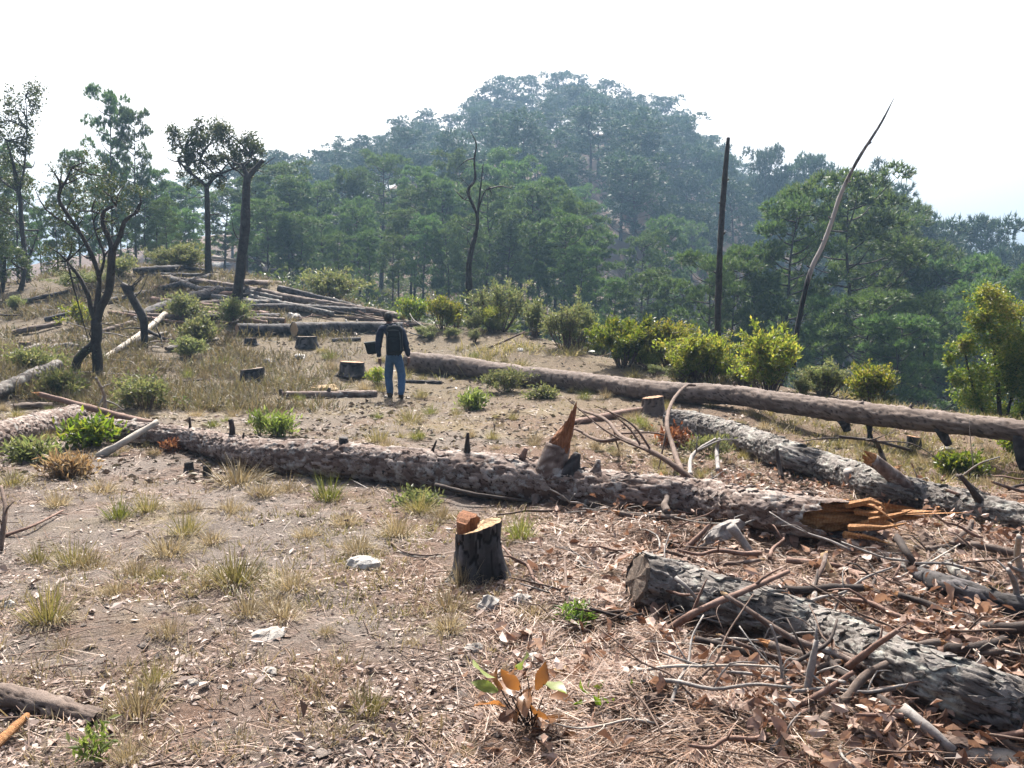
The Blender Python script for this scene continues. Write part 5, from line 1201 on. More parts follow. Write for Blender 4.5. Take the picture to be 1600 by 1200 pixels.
# ---------------------------------------------------------------- the walker
def cloth(name, c1, c2, sc=30): return simple(name, c1, c2, sc, .9, .004, 60, .15)
M['navy'] = cloth('navy', (.025,.033,.062), (.042,.052,.09)); M['denim'] = cloth('denim', (.055,.12,.24), (.10,.19,.33), 14)
M['black_fabric'] = cloth('black_fabric', (.008,.010,.013), (.018,.021,.026)); M['skin'] = simple('skin', (.24,.12,.08), (.30,.16,.11), 8, .6, .0005, 60)
M['hair'] = simple('hair', (.012,.011,.012), (.03,.028,.03), 60, .7, .004, 90); M['shoe'] = simple('shoe', (.045,.032,.022), (.09,.065,.045), 30, .8, .002)
M['strap_grey'] = cloth('strap_grey', (.05,.065,.075), (.09,.105,.115))
def skin_body(name, verts, edges, rads, mats, pick, parent, Z, sub=2):
    me = bpy.data.meshes.new(name); me.from_pydata(verts, edges, []); o = bpy.data.objects.new(name, me); COL.objects.link(o)
    md = o.modifiers.new('skin', 'SKIN'); md.use_smooth_shade = True; md.branch_smoothing = .6
    for v, r in zip(me.skin_vertices[0].data, rads): v.radius = r if isinstance(r, tuple) else (r, r)
    me.skin_vertices[0].data[0].use_root = True
    ss = o.modifiers.new('sub', 'SUBSURF'); ss.levels = sub; ss.render_levels = sub
    bpy.context.view_layer.update()
    m2 = bpy.data.meshes.new_from_object(o.evaluated_get(bpy.context.evaluated_depsgraph_get()))
    bpy.data.objects.remove(o)
    for m in mats: m2.materials.append(m)
    co = np.array([q.co for q in m2.vertices]); nm = np.array([q.normal for q in m2.vertices]); lo = (co[:, 2] < Z(508))&(co[:, 2] > Z(614))
    co += nm*(lo*(.010*fbm(co*np.array([9, 9, 16]), 5, 2)+.006*fbm(co*np.array([20, 20, 34]), 6, 2)))[:, None]; m2.vertices.foreach_set('co', co.astype(np.float32).ravel())
    for p in m2.polygons: p.material_index = pick(p.center); p.use_smooth = True
    o = bpy.data.objects.new(name, m2); COL.objects.link(o); o.parent = parent; return o
def person():
    g = G(617, 622); t = thing('person', 'walker seen from behind in dark blue sweater and blue jeans with a black backpack', 'person', g)
    s = 80.7*(16.5/g[1]); X = lambda px: (px-617)/F*g[1]; Z = lambda py: (622-py)/F*g[1]
    v = [(X(616), 0, Z(553)), (X(614), 0, Z(540)), (X(612), .02, Z(524)), (X(611), .03, Z(513)), (X(609), .05, Z(507)),
         (X(608.5), .07, Z(503)),
         (X(600), .03, Z(512)), (X(594.5), .02, Z(518)), (X(592), -.02, Z(540)), (X(592.5), .06, Z(558)),
         (X(623), .03, Z(512)), (X(629.5), .02, Z(518)), (X(636), -.04, Z(540)), (X(638.5), .04, Z(557)),
         (X(609), .01, Z(562)), (X(606), .10, Z(588)), (X(609), .04, Z(612)), (X(609.5), .03, Z(618.5)), (X(607), .17, Z(620)),
         (X(624), -.01, Z(562)), (X(628), .02, Z(589)), (X(628.5), -.16, Z(609)), (X(628.5), -.19, Z(615)), (X(629), -.10, Z(622))]
    e = [(0,1),(1,2),(2,3),(3,4),(4,5),(3,6),(6,7),(7,8),(8,9),(3,10),(10,11),(11,12),(12,13),(0,14),(14,15),(15,16),(16,17),(17,18),(0,19),(19,20),(20,21),(21,22),(22,23)]
    r = [(.175,.125),(.165,.12),(.175,.125),(.15,.11),(.075,.075),(.058,.06), .092,.082,.066,.046, .092,.082,.066,.046, .108,.086,.074,.055,.045, .108,.086,.074,.055,.045]
    zw, za = Z(554.5), Z(615); 
    def pick(c):
        if c.z > Z(505.2): return 3
        if c.z > zw or abs(c.x-X(616)) > .235: return 0
        if c.z < Z(614.5): return 2
        return 1
    skin_body('body', v, e, r, [M['navy'], M['denim'], M['shoe'], M['skin']], pick, t, Z)
    hd = np.array([X(607.5), .08, Z(497)])
    b = Bag(); n = 20; th = np.arange(n)/n*2*PI; ph = np.linspace(-PI/2, PI/2, 13); PH, TH = np.meshgrid(ph, th, indexing='ij')
    def ell(c, rx, ry, rz, f=None):
        V = np.stack([np.cos(PH)*np.cos(TH)*rx, np.cos(PH)*np.sin(TH)*ry, np.sin(PH)*rz], -1).reshape(-1, 3)
        if f is not None: V = f(V)
        i = np.arange(12)[:, None]*n; j = np.arange(n)[None]; k = (j+1) % n
        return V+c, None, np.stack([i+j, i+k, i+n+k, i+n+j], -1).reshape(-1, 4)
    def jaw(V): V = V.copy(); q = np.clip(-V[:, 2]/.12, 0, 1); V[:, 0] *= 1-.28*q; V[:, 1] = V[:, 1]*(1-.15*q)+.012*q; return V
    ho = obj('head', Bag().add(*ell(hd, .076, .097, .118, jaw)).mesh('head', M['skin']), t)
    for sx in (-1, 1): obj('ear', Bag().add(*ell(hd+np.array([sx*.078, -.005, -.01]), .012, .022, .034)).mesh('ear', M['skin']), ho)
    obj('nose', Bag().add(*ell(hd+np.array([0, .10, -.015]), .014, .02, .024)).mesh('nose', M['skin']), ho)
    for sx in (-1, 1): obj('eye', Bag().add(*ell(hd+np.array([sx*.03, .088, .01]), .013, .01, .008)).mesh('eye', M['hair']), ho)
    obj('mouth', Bag().add(*ell(hd+np.array([0, .092, -.058]), .025, .008, .006)).mesh('mouth', M['stick_red']), ho)
    def hairf(V): V = V.copy(); fr = (V[:, 1] > .03)&(V[:, 2] < .045); V[fr, 1] = .03; V[fr, 0] *= .92; lo = V[:, 2] < -.075; V[lo, 2] = -.075+(V[lo, 2]+.075)*.2; return V*(1+.03*fbm(V*40, 3, 2)[:, None])
    obj('hair', Bag().add(*ell(hd+np.array([0, -.010, .016]), .085, .104, .115, hairf)).mesh('hair', M['hair']), t)
    for sx, (px, py, y) in ((-1, (593, 562, .08)), (1, (638.8, 561, .06))):
        w = np.array([X(px), y, Z(py)]); b = Bag()
        b.add(*tube([w+np.array([0, 0, .03]), w+np.array([0, .006, -.02]), w+np.array([0, .012, -.065])], [.026, .036, .034], 8, .02))
        for k in range(4):
            fo = w+np.array([sx*-.004, -.024+.019*k+.01, -.06]); L = (.066, .078, .074, .058)[k]
            b.add(*tube([fo+np.array([0, 0, .02]), fo+np.array([0, .002, -L*.5]), fo+np.array([-sx*.022, .006, -L])], [.0105, .0095, .007], 6, .012))
        b.add(*tube([w+np.array([-sx*.01, .03, -.01]), w+np.array([-sx*.012, .052, -.04]), w+np.array([-sx*.02, .058, -.075])], [.013, .011, .008], 6, .012))
        obj('hand', b.mesh('hand', M['skin']), t)
    # backpack
    def sbox(c, sx, sy, sz, ex=.35, rough=.01, seed=0):
        sg = lambda q, e: np.sign(q)*np.abs(q)**e
        V = np.stack([sg(np.cos(PH), ex)*sg(np.cos(TH), ex)*sx, sg(np.cos(PH), ex)*sg(np.sin(TH), ex)*sy, sg(np.sin(PH), ex)*sz], -1).reshape(-1, 3)
        V = V*(1+rough*4*fbm(V*6, seed, 2)[:, None]); i = np.arange(12)[:, None]*n; j = np.arange(n)[None]; k = (j+1) % n
        return V+c, None, np.stack([i+j, i+k, i+n+k, i+n+j], -1).reshape(-1, 4)
    bc = np.array([X(619.5), -.20, Z(531)]); zl, zh = Z(554), Z(508)
    bp = thing('backpack', 'black backpack worn on the back of the walker', 'backpack', g+bc); off = -bc
    pk = lambda nm, B, m: obj(nm, B.mesh(nm, M[m]), bp)
    pk('main_compartment', Bag().add(*sbox(np.zeros(3), .165, .10, (zh-zl)/2, .45, .012, 3)), 'black_fabric')
    pk('front_pocket', Bag().add(*sbox(np.array([.005, -.10, -.08]), .125, .05, .14, .45, .01, 4)), 'black_fabric')
    pk('upper_pocket', Bag().add(*sbox(np.array([0, -.085, .13]), .11, .035, .07, .45, .01, 5)), 'black_fabric')
    pk('carry_handle', Bag().add(*tube([np.array([-.05, .03, .27]), np.array([-.04, .0, .32]), np.array([.04, .0, .32]), np.array([.05, .03, .27])], [.012]*4, 6, .02)), 'strap_grey')
    for sx in (-1, 1):
        pk('side_strap', Bag().add(*tube([np.array([sx*.11, -.11, .16]), np.array([sx*.13, -.13, .02]), np.array([sx*.135, -.11, -.2])], [.011]*3, 6, .03)), 'strap_grey')
        pk('shoulder_strap', Bag().add(*tube([np.array([sx*.08, .06, .23]), np.array([sx*.11-.05, .16, .30]), np.array([sx*.12-.05, .28, .24]), np.array([sx*.14-.04, .36, .06]), np.array([sx*.16, .22, -.16]), np.array([sx*.14, .07, -.2])], [.02]*6, 6, .04)), 'strap_grey')
    for sz_ in (-.02, .19): pk('zip_line', Bag().add(*tube([np.array([-.1, -.135, sz_]), np.array([0, -.148, sz_+.012]), np.array([.1, -.135, sz_])], [.004]*3, 5, .03)), 'strap_grey')
    # shoulder bag hanging at the left hip
    c = np.array([X(580.5), .10, Z(544)]); sbg = thing('shoulder_bag', 'small black box-shaped bag hanging at the left hip of the walker', 'bag', g+c)
    a = np.array([[-1,-1,-1],[1,-1,-1],[1,1,-1],[-1,1,-1],[-1,-1,1],[1,-1,1],[1,1,1],[-1,1,1]], float)*np.array([.115, .075, .11]); a[4:, 0] *= 1.15
    V, _, Q = sbox(np.zeros(3), .115, .08, .115, .3, .01, 9); V[:, 0] *= 1+.10*np.sign(V[:, 2])*np.minimum(1, np.abs(V[:, 2])/.11)
    o1 = obj('bag_body', Bag().add(V, None, Q).mesh('bag_body', M['black_fabric']), sbg)
    V, _, Q = sbox(np.array([0, 0, .108]), .135, .09, .022, .35, .01, 8); obj('lid', Bag().add(V, None, Q).mesh('lid', M['strap_grey']), sbg)
    rel = lambda px, y, py: np.array([X(px), y, Z(py)])-c
    obj('strap', Bag().add(*tube([np.array([.09, 0, .11]), rel(592, .12, 525), rel(598, .14, 511), rel(612, .15, 512), rel(630, .12, 530)], [.012]*5, 6, .03)).mesh('strap', M['strap_grey']), sbg)
    sbg.rotation_euler = (0, -.12, .25)
person()

# ---------------------------------------------------------------- grass tufts
def tuft_mesh(i, m, n, h, spread, w):
    rng = np.random.default_rng(700+i); a = rng.uniform(0, 6.28, n); k = rng.uniform(0, 1, n)**.7
    c = np.c_[np.cos(a)*k*spread*.35, np.sin(a)*k*spread*.35, np.zeros(n)-.01]
    d = nrm(np.c_[np.cos(a)*k*.9, np.sin(a)*k*.9, np.ones(n)]+rng.normal(size=(n, 3))*.22); L = h*rng.uniform(.45, 1.1, n)
    V, T = blades(c, d, L, np.full(n, w)*rng.uniform(.6, 1.2, n), rng.uniform(.05, .75, n)*np.clip(k+.2, 0, 1), rng)
    n2 = 150; a = rng.uniform(0, 6.28, n2); q = rng.uniform(.2, 1, n2); c2 = np.c_[np.cos(a)*q*spread*.6, np.sin(a)*q*spread*.6, np.zeros(n2)-.005]
    d2 = nrm(np.c_[np.cos(a), np.sin(a), rng.uniform(.15, 1.2, n2)]+rng.normal(size=(n2, 3))*.5); d2[:, 2] = np.abs(d2[:, 2])
    V2, T2 = blades(c2, d2, h*rng.uniform(.2, .7, n2), np.full(n2, w), rng.uniform(.3, .9, n2), rng)
    return mesh('grass_tuft', np.vstack([V, V2]), np.vstack([T, T2+len(V)]), None, [M[m], M['grass_straw']], smooth=False, mi=np.r_[np.zeros(len(T)), np.ones(len(T2))])
TUFT = {k: [tuft_mesh(j*3+i, m, n, .30, .28, .0055) for i in range(3)] for j, (k, m, n) in enumerate([('g', 'grass_green', 190), ('x', 'grass_mix', 190), ('s', 'grass_straw', 210)])}
def tuft(px, py, size, k, label, group, wid=1.):
    g = G(px, py); o = bpy.data.objects.new('grass_tuft', TUFT[k][random.randrange(3)]); COL.objects.link(o)
    s = size*g[1]/F/.28; o.location = (g[0], g[1], g[2]); o.scale = (s*wid, s*wid, s); o.rotation_euler.z = random.uniform(0, 6.28); tag(o, label, 'grass', group); return o
tuft(513, 782, 62, 'g', 'vivid green grass tuft touching the near side of the pink trunk', 'grass tufts', .8)
tuft(812, 842, 60, 'g', 'green grass tuft right behind the foreground stump', 'grass tufts', .8)
tuft(577, 1116, 72, 'x', 'greenish grass tuft alone at the bottom centre', 'grass tufts', .75)
tuft(722, 915, 62, 's', 'long straw grass blades against the left foot of the foreground stump', 'grass tufts', .8)
tuft(700, 958, 58, 's', 'pale straw tuft on the soil in front of the foreground stump', 'grass tufts', 1.1)
tuft(385, 962, 52, 's', 'drooping straw tuft below the green-topped one at lower left', 'grass tufts', 1.1)
tuft(368, 912, 76, 'x', 'large green-topped tuft at lower left centre', 'grass tufts', 1.1)
tuft(215, 1118, 100, 's', 'tall tangled straw tuft at the lower left', 'grass tufts', .8)
tuft(75, 968, 86, 'x', 'tall greenish tuft near the left edge', 'grass tufts', .8)
tuft(265, 998, 58, 's', 'thin straw tuft beside the grey bare patch', 'grass tufts', .8)
tuft(372, 758, 60, 's', 'round straw tuft before the left half of the pink trunk', 'grass tufts', 1.2)
tuft(620, 838, 60, 's', 'round straw tuft left behind the foreground stump', 'grass tufts', 1.)
tuft(186, 812, 52, 'g', 'green tuft on the bare soil at left', 'grass tufts', .8)
tuft(230, 800, 50, 'x', 'yellow-green tuft right beside the green one at left', 'grass tufts', .8)
for px, py, s, k, w in [(115,885,70,'x',.9),(58,880,50,'x',.8),(140,890,55,'s',.9),(212,900,50,'s',1.),(262,868,58,'s',1.1),(290,835,56,'x',.9),(300,800,36,'s',1.),(330,850,40,'s',1.1),(560,862,44,'s',1.1),(455,922,46,'s',1.3),(425,950,44,'s',1.2),(440,968,44,'s',1.3),
    (832,968,50,'s',1.),(590,690,38,'x',.9),(605,700,28,'s',1.),(640,660,34,'x',1.2),(700,985,44,'s',1.2),(360,800,40,'s',1.),(480,840,34,'s',1.2),(540,820,36,'s',1.1),(250,905,40,'x',.9),(180,930,40,'s',1.),(320,920,40,'s',1.2),(240,1070,60,'x',.8),(1260,1175,60,'s',1.2),(1310,1190,50,'s',1.2),
    (655,800,40,'x',1.3),(690,812,40,'s',1.),(450,770,40,'s',1.2),(410,775,44,'s',1.),(200,1190,60,'s',.8),(20,760,44,'x',1.),(160,770,40,'s',1.),(90,790,36,'s',1.),(1500,1120,44,'x',1.2),(1185,1150,40,'x',1.2),(730,1180,36,'s',1.),(520,700,30,'s',1.),(300,960,30,'s',1.),(510,990,26,'s',1.),(640,1010,24,'s',1.),(100,1020,40,'s',1.2)]:
    tuft(px, py, s, k, 'dry grass tuft scattered over the bare clearing soil', 'dry grass tufts on the clearing', w)
for i in range(200):
    px, py = random.uniform(-20, 1620), random.uniform(545, 720)
    if px > 1000: py = random.uniform(600, 760)
    if G(px, py)[1] > 30: continue
    tuft(px, py, random.uniform(14, 26), random.choice('gxxss'), 'small grass tuft on the soil beyond the pink trunk', 'small grass tufts beyond the trunk', random.uniform(.8, 1.3))

# ---------------------------------------------------------------- big dry leaves, each its own
def leafmesh(i):
    rng = np.random.default_rng(800+i); nx = 7; f = np.linspace(0, 1, nx); L = .115; prof = np.sin(PI*np.clip(f*.94+.04, 0, 1))**.75*.03*rng.uniform(.8, 1.3)
    cv = rng.uniform(1, 4); cup = rng.uniform(-.2, 1.2); ln = rng.normal()*.02
    mid = np.c_[f*L, ln*np.sin(f*3), .03*rng.uniform(.2, 1.3)*np.sin(f*cv)]
    wv = rng.normal(size=(2, nx))*.005
    a = mid+np.c_[0*f, prof, prof*cup+wv[0]]; b = mid+np.c_[0*f, -prof, prof*cup+wv[1]]
    V = np.vstack([a, mid, b])-np.array([L/2, 0, 0]); q = np.arange(nx-1)
    return mesh('dry_leaf', V, None, np.vstack([np.c_[q, q+1, nx+q+1, nx+q], np.c_[nx+q, nx+q+1, 2*nx+q+1, 2*nx+q]]), M['dry_leaf'])
LM = [leafmesh(i) for i in range(9)]; rl = np.random.default_rng(17); n = 0
while n < 280:
    px, py = rl.uniform(820, 1620), rl.uniform(790, 1200)
    if px < 980 and rl.uniform() < .45: continue
    if py > 1010 and px < 1180 and rl.uniform() < .6: continue
    g = G(px, py); o = bpy.data.objects.new('dry_leaf', LM[rl.integers(9)]); COL.objects.link(o)
    o.location = (g[0], g[1], g[2]+.012+abs(rl.normal())*.03); o.rotation_euler = (rl.normal()*.5, rl.normal()*.5, rl.uniform(0, 6.28)); s = rl.uniform(.55, 1.15); o.scale = (s, s, s)
    tag(o, 'curled dry brown leaf lying in the slash on the right', 'dry leaf', 'dry leaves in the slash'); n += 1

M['debris'] = leaf_mat('debris', [(.06,.04,.03),(.13,.09,.065),(.24,.18,.14),(.16,.14,.07),(.42,.34,.28)], .1, (1,1,1), .6, .3)
# ---------------------------------------------------------------- ground litter nobody could count
def scat(n, y0, y1, pw, rng, xm=.74, xo=.9):
    u = rng.uniform(0, 1, n); pw = 1.001 if pw == 1 else pw
    y = (y0**(1-pw)+u*(y1**(1-pw)-y0**(1-pw)))**(1/(1-pw)); return rng.uniform(-1, 1, n)*(xm*y+xo), y
BARE = [(G(180,985), .55), (G(365,838), .55), (G(330,830), .5), (G(560,1010), .4), (G(700,690), 1.4), (G(330,1120), .3)]
def bare(x, y):
    r = np.zeros_like(x)
    for g, s in BARE: r = np.maximum(r, np.exp(-((x-g[0])**2/(s*1.3)**2+(y-g[1])**2/(s*.9)**2)))
    return r
def slash(x, y): return sstep(-.35, .5, x-.10*(y-4)+.35*vnoise(np.c_[x*1.2, y*1.2, 0*x], 4))*sstep(9.5, 8.0, y)
rg = np.random.default_rng(99)
def keep(x, y, w): k = rg.uniform(0, 1, len(x)) < w; return x[k], y[k]
x, y = scat(230000, 2.0, 15, 1.7, rg); cl = .5+.5*vnoise(np.c_[x*1.6, y*1.6, 0*x], 8)
x, y = keep(x, y, np.clip((.11+1.25*slash(x, y)*(.4+cl)+.35*sstep(.55, .8, cl))*(1-.85*bare(x, y)), 0, 1)); n = len(x)
a = 2*PI*vnoise(np.c_[x*2.5, y*2.5, 0*x], 12)+rg.normal(size=n)*.9
d = np.c_[np.cos(a), np.sin(a), rg.normal(size=n)*.16+.05]; c = np.c_[x, y, H(x, y)+np.abs(rg.normal(size=n))*(.006+.018*slash(x, y))]
V, T = blades(c, nrm(d), rg.uniform(.08, .22, n), np.full(n, .0028)*(1+.12*np.maximum(y-4, 0)), rg.uniform(-.05, .2, n), rg)
tag(obj('needle_litter', mesh('needle_litter', V, T, None, M['needle_litter'], smooth=False)), kind='stuff')
x, y = scat(200000, 2.0, 26, 1.75, rg)
x, y = keep(x, y, np.clip((.55+.3*slash(x, y))*(1-.8*bare(x, y))*(.5+.6*vnoise(np.c_[x*2, y*2, 0*x], 3)), .05, 1)); n = len(x)
d = nrm(np.c_[rg.normal(size=(n, 2)), rg.normal(size=n)*.25]); L = rg.uniform(.012, .042, n)*(1+.05*np.maximum(y-5, 0))*np.where(rg.uniform(0, 1, n) > .90, 2.1, 1)
c = np.c_[x, y, H(x, y)+.004+np.abs(rg.normal(size=n))*.008]
side = nrm(np.cross(d, np.array([0, 0, 1.])+rg.normal(size=(n, 3))*.35)); up = np.cross(side, d); w = L*rg.uniform(.3, .6, n); mid = c+d*(L*.5)[:, None]; fo = (L*rg.uniform(-.05, .3, n))[:, None]
V = np.stack([c, mid+side*w[:, None]/2+up*fo, c+d*L[:, None], mid-side*w[:, None]/2+up*fo*.5], 1).reshape(-1, 3); k = np.arange(n)[:, None]*4
tag(obj('leaf_litter', mesh('leaf_litter', V, np.vstack([k+np.array([[0, 1, 2]]), k+np.array([[0, 2, 3]])]), None, M['flake'], smooth=False)), kind='stuff')
x, y = scat(44000, 2.2, 10, 1.5, rg); x, y = keep(x, y, (.22*slash(x, y)+.78*slash(x-.95, y))*sstep(.2, .7, .5+.5*vnoise(np.c_[x*1.8, y*1.8, 0*x], 31))); n = len(x)   # heaps of leaves in the slash
d = nrm(np.c_[rg.normal(size=(n, 2)), rg.normal(size=n)*.5]); L = rg.uniform(.03, .085, n); c = np.c_[x, y, H(x, y)+.008+np.abs(rg.normal(size=n))*.05]
sd_ = nrm(np.cross(d, rdir(n, rg))); up = np.cross(sd_, d); w = L*rg.uniform(.2, .34, n); q = lambda f, e, z: c+d*(L*f)[:, None]+sd_*(w*e)[:, None]+up*(L*z*rg.uniform(.3, 1.6, n))[:, None]
V = np.stack([q(0, 0, 0), q(.28, .9, .10), q(.68, .85, .14), q(1, .1, -.12), q(.7, -.8, .16), q(.3, -.95, .07), q(.5, 0, -.04)], 1).reshape(-1, 3); k = np.arange(n)[:, None]*7
T = np.vstack([k+np.array([[6, i, (i+1) % 6]]) for i in range(6)]); tag(obj('leaf_heap', mesh('leaf_heap', V, T, None, M['dry_leaf'], smooth=False)), kind='stuff')
b = Bag(); x, y = scat(9000, 2.2, 32, 1.25, rg); x, y = keep(x, y, .22+.7*slash(x, y)); n = len(x)      # twigs
a = rg.uniform(0, 6.28, n); L = rg.uniform(.08, .38, n); d = np.c_[np.cos(a), np.sin(a), rg.normal(size=n)*.15]; c = np.c_[x, y, H(x, y)+.008]
s1 = nrm(np.cross(d, [0, 0, 1.])); s2 = np.cross(s1, d); r = (rg.uniform(.002, .005, n)*(1+.05*np.maximum(y-5, 0)))[:, None]; L = L*(1+.03*np.maximum(y-5, 0)); d = d; m1 = c+d*(L*.5)[:, None]+rg.normal(size=(n, 3))*.012+np.array([0, 0, .01])
R3 = [s1*math.cos(q)+s2*math.sin(q) for q in (0, 2.09, 4.19)]
V = np.stack([c+q*r for q in R3]+[m1+q*r*.8 for q in R3]+[c+d*L[:, None]+q*r*.4 for q in R3], 1).reshape(-1, 3); k = np.arange(n)[:, None]*9
Q = np.vstack([k+np.array([[s+i, s+(i+1) % 3, s+3+(i+1) % 3, s+3+i]]) for s in (0, 3) for i in range(3)])
tag(obj('twig_litter', mesh('twig_litter', V, None, Q, M['stick_brown'])), kind='stuff')
x, y = scat(3000, 2.0, 14, 1.6, rg); n = len(x); L = rg.uniform(.006, .022, n)*np.where(rg.uniform(0, 1, n) > .96, 2, 1); c = np.c_[x, y, H(x, y)+L*.2]   # pebbles
oc = np.array([[1,0,0],[0,1,0],[-1,0,0],[0,-1,0],[0,0,.7],[0,0,-.7]], float); V = (c[:, None]+oc[None]*L[:, None, None]*rg.uniform(.6, 1.2, (n, 6, 1))).reshape(-1, 3)
k = np.arange(n)[:, None]*6; T = np.vstack([k+np.array([q]) for q in [(0,1,4),(1,2,4),(2,3,4),(3,0,4),(1,0,5),(2,1,5),(3,2,5),(0,3,5)]])
tag(obj('pebbles', mesh('pebbles', V, T, None, M['pebble'], smooth=False)), kind='stuff')
def grass_stuff(name, nt, bl, y0, y1, pw, h, w, m, wf, xm=.74):
    x, y = scat(nt, y0, y1, pw, rg, xm); x, y = keep(x, y, np.clip(wf(x, y), 0, 1)); n = len(x)
    a = rg.uniform(0, 6.28, (n, bl)); k = rg.uniform(.1, 1, (n, bl)); hh = h*rg.uniform(.5, 1.2, (n, 1))
    c = np.stack([x[:, None]+np.cos(a)*k*.06*hh/.15, y[:, None]+np.sin(a)*k*.06*hh/.15, np.repeat((H(x, y)-.005)[:, None], bl, 1)], -1).reshape(-1, 3)
    d = nrm(np.stack([np.cos(a)*k, np.sin(a)*k, np.ones_like(a)], -1).reshape(-1, 3)+rg.normal(size=(n*bl, 3))*.25)
    L = (hh*rg.uniform(.5, 1.1, (n, bl))).ravel(); V, T = blades(c, d, L, w*rg.uniform(.7, 1.3, n*bl)*(1+.04*np.repeat(np.maximum(y-6, 0), bl)), rg.uniform(.1, .7, n*bl), rg)
    tag(obj(name, mesh(name, V, T, None, M[m], smooth=False)), kind='stuff')
patch = lambda x, y, s, q: .5+.5*fbm(np.c_[x*s, y*s, 0*x], q, 3)
grass_stuff('dry_grass', 17000, 9, 2.2, 28, 1.2, .13, .0048, 'grass_straw', lambda x, y: sstep(.50, .8, patch(x, y, .9, 41))*(1-.6*slash(x, y))*(1-bare(x, y))*(.5+.6*sstep(5, 9, y)))
grass_stuff('green_grass', 13000, 9, 3, 28, 1.2, .11, .0045, 'grass_mix', lambda x, y: sstep(.6, .85, patch(x, y, .6, 43))*(1-.7*slash(x, y))*(1-bare(x, y)))
edge_ = lambda x, y: sstep(.15, .0, np.abs(y-(20.5-.62*np.clip(x, 0, 9))) / 22)
grass_stuff('tall_crest_grass', 15000, 12, 9, 30, 1.0, .42, .010, 'grass_mix', lambda x, y: edge_(x, y)*sstep(-3.2, -1, x)*sstep(.35, .7, patch(x, y, .8, 47)))
grass_stuff('meadow_grass', 7000, 12, 7.5, 14, 1.0, .22, .007, 'grass_mix', lambda x, y: sstep(3.2, 4.5, x)*sstep(6.5, 8, y)*sstep(.3, .6, patch(x, y, 1.2, 49)), .8)
grass_stuff('hillside_scrub', 26000, 11, 14, 40, 1.0, .48, .011, 'scrub', lambda x, y: sstep(-3.2, -6.2, x+.12*(y-20))*sstep(.30, .62, patch(x, y, .5, 51)), .85)
x, y = rg.uniform(-28, 40, 5200), rg.uniform(19, 92, 5200); hid = H(x, y) < CAMZ+(.02+.06*(y > 40)+.0*x)*y            # brush under the pines
px = 800+F*x/y; k = ((px > 430) & (y > 33)) | ((px > 700) & (y > 25)) | ((px > 1000) & (y > 19+.0*x)); k &= ~((px < 430) & (y < 41)); x, y = x[k], y[k]; n = len(x)
rr = rg.uniform(.4, 1.3, n); c0 = np.c_[x, y, H(x, y)+rr*.25]; per = 46
dd = rdir(n*per, rg, -.2); c = np.repeat(c0, per, 0)+dd*np.repeat(rr, per)[:, None]*np.array([1, 1, .8])*rg.uniform(.3, 1, (n*per, 1))
L = rg.uniform(.12, .3, n*per); V, T = leaf_quads(c, nrm(dd+rg.normal(size=dd.shape)*.6), L, L*.45, rg)
tag(obj('undergrowth', mesh('undergrowth', V, T, None, M['oak_leaf'], smooth=False)), kind='stuff')
SB = [o for o in bpy.data.objects if o.name.startswith('bush') and o.get('label', '').startswith(('grey shrub spilling', 'grey-green shrub lower', 'yellowish bush left'))]
for i in range(5):                                     # scattered shrubs over the left slope
    px, py = random.uniform(-30, 300), random.uniform(412, 560)
    g = G(px, py)
    if g[1] > 40: continue
    c = copy_tree(SB[i % len(SB)]); c.location = g; s = random.uniform(.35, .85); c.scale = (s, s, s*random.uniform(.8, 1.2)); c.rotation_euler.z = random.uniform(0, 6.28)
    tag(c, 'dry scrubby shrub among others covering the left slope', 'bush', 'shrubs on the left slope')

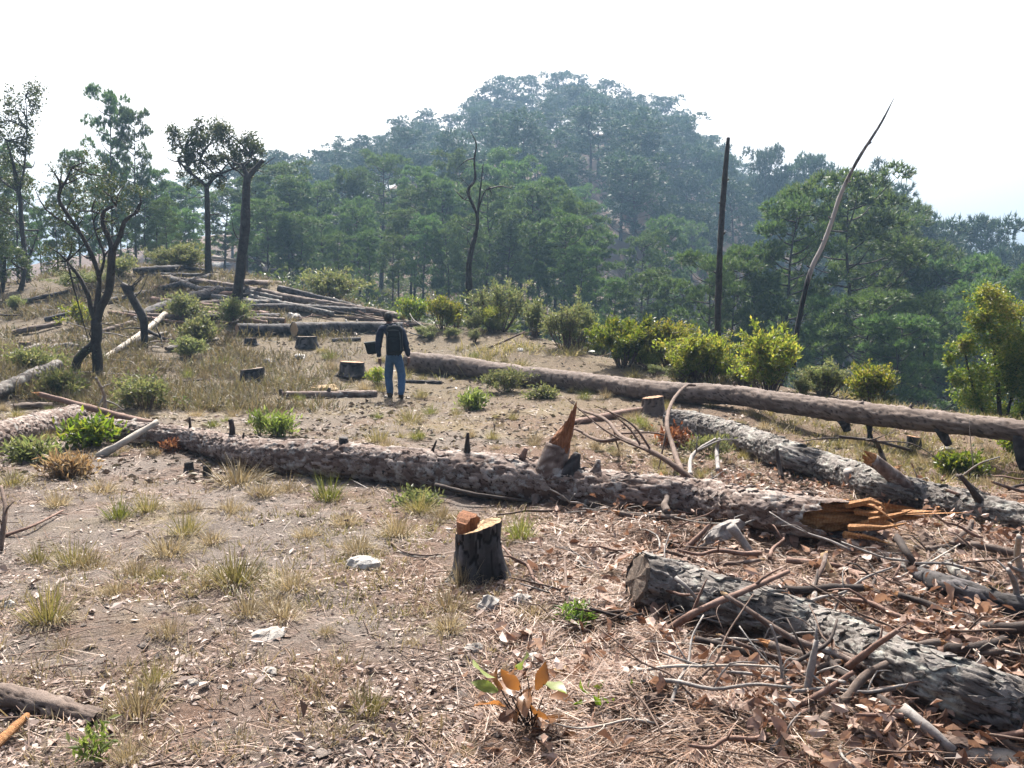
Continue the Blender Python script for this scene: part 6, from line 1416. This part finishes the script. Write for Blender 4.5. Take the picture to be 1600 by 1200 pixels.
CB = [o for o in bpy.data.objects if o.name.startswith('bush') and o.get('label', '').startswith(('pale leggy', 'loose grey-green', 'small olive', 'low grassy', 'leggy bush'))]
for i in range(22):                                     # low scrub along the crest
    px = random.uniform(655, 1500); py = float(np.interp(px, [650,740,850,950,1050,1150,1250,1400,1500], [508,516,532,562,586,598,612,634,650]))+random.uniform(-4, 22)*(1 if px < 950 else .4)
    g = G(px, py)
    if g[1] > 32: continue
    c = copy_tree(CB[i % len(CB)]); c.location = g; s = random.uniform(.16, .42); c.scale = (s*1.4, s*1.4, s); c.rotation_euler.z = random.uniform(0, 6.28)
    tag(c, 'low scrubby weed growing along the crest behind the long straight trunk', 'bush', 'low scrub along the crest')
YB = [o for o in bpy.data.objects if o.name.startswith('bush') and o.get('label', '').startswith(('open olive-yellow', 'yellow-green bush between', 'small yellow bush right', 'yellow-green young'))]
for i in range(18):                                     # fresh saplings and shrubs in a belt behind the long trunk
    px = random.uniform(670, 1480); py = float(np.interp(px, [650,740,850,950,1050,1150,1250,1400,1500], [506,514,528,560,582,594,606,626,642]))+random.uniform(-3, 3)
    g = G(px, py)
    if g[1] > 30: continue
    c = copy_tree(YB[i % len(YB)]); c.location = g; s = random.uniform(.35, .7); c.scale = (s, s, s*random.uniform(.8, 1.1)); c.rotation_euler.z = random.uniform(0, 6.28)
    tag(c, 'young yellow-green shrub in the belt along the crest before the forest', 'bush', 'young shrubs along the crest')
x, y = scat(26000, 8, 36, 1.2, rg); x, y = keep(x, y, np.clip(.25+.9*sstep(.35, .8, patch(x, y, .7, 61)), 0, 1)); n = len(x)      # chips and bark bits farther off
d = nrm(np.c_[rg.normal(size=(n, 2)), rg.normal(size=n)*.2]); L = rg.uniform(.03, .12, n)*(1+.02*(y-8)); c = np.c_[x, y, H(x, y)+.006+np.abs(rg.normal(size=n))*.012]
V, T = leaf_quads(c, d, L, L*rg.uniform(.2, .6, n), rg, .25); tag(obj('bark_debris', mesh('bark_debris', V, T, None, M['debris'], smooth=False)), kind='stuff')
# ---------------------------------------------------------------- haze
def haze():
    x = 610.; z0, z1 = ZMIN-1.5, 75.
    V = [(a, b, c) for c in (z0, z1) for b in (-x+6, x+6) for a in (-x, x)]
    Q = [(0, 2, 3, 1), (4, 5, 7, 6), (0, 1, 5, 4), (2, 6, 7, 3), (0, 4, 6, 2), (1, 3, 7, 5)]
    def f(n, l, out):
        v = n.new('ShaderNodeVolumePrincipled'); v.inputs['Density'].default_value = .0007
        v.inputs['Color'].default_value = (.42, .68, 1., 1); v.inputs['Anisotropy'].default_value = .4
        l.new(v.outputs[0], out.inputs['Volume'])
    o = obj('haze', mesh('haze', V, None, Q, mat('haze', f), smooth=False)); tag(o, kind='stuff')
haze()
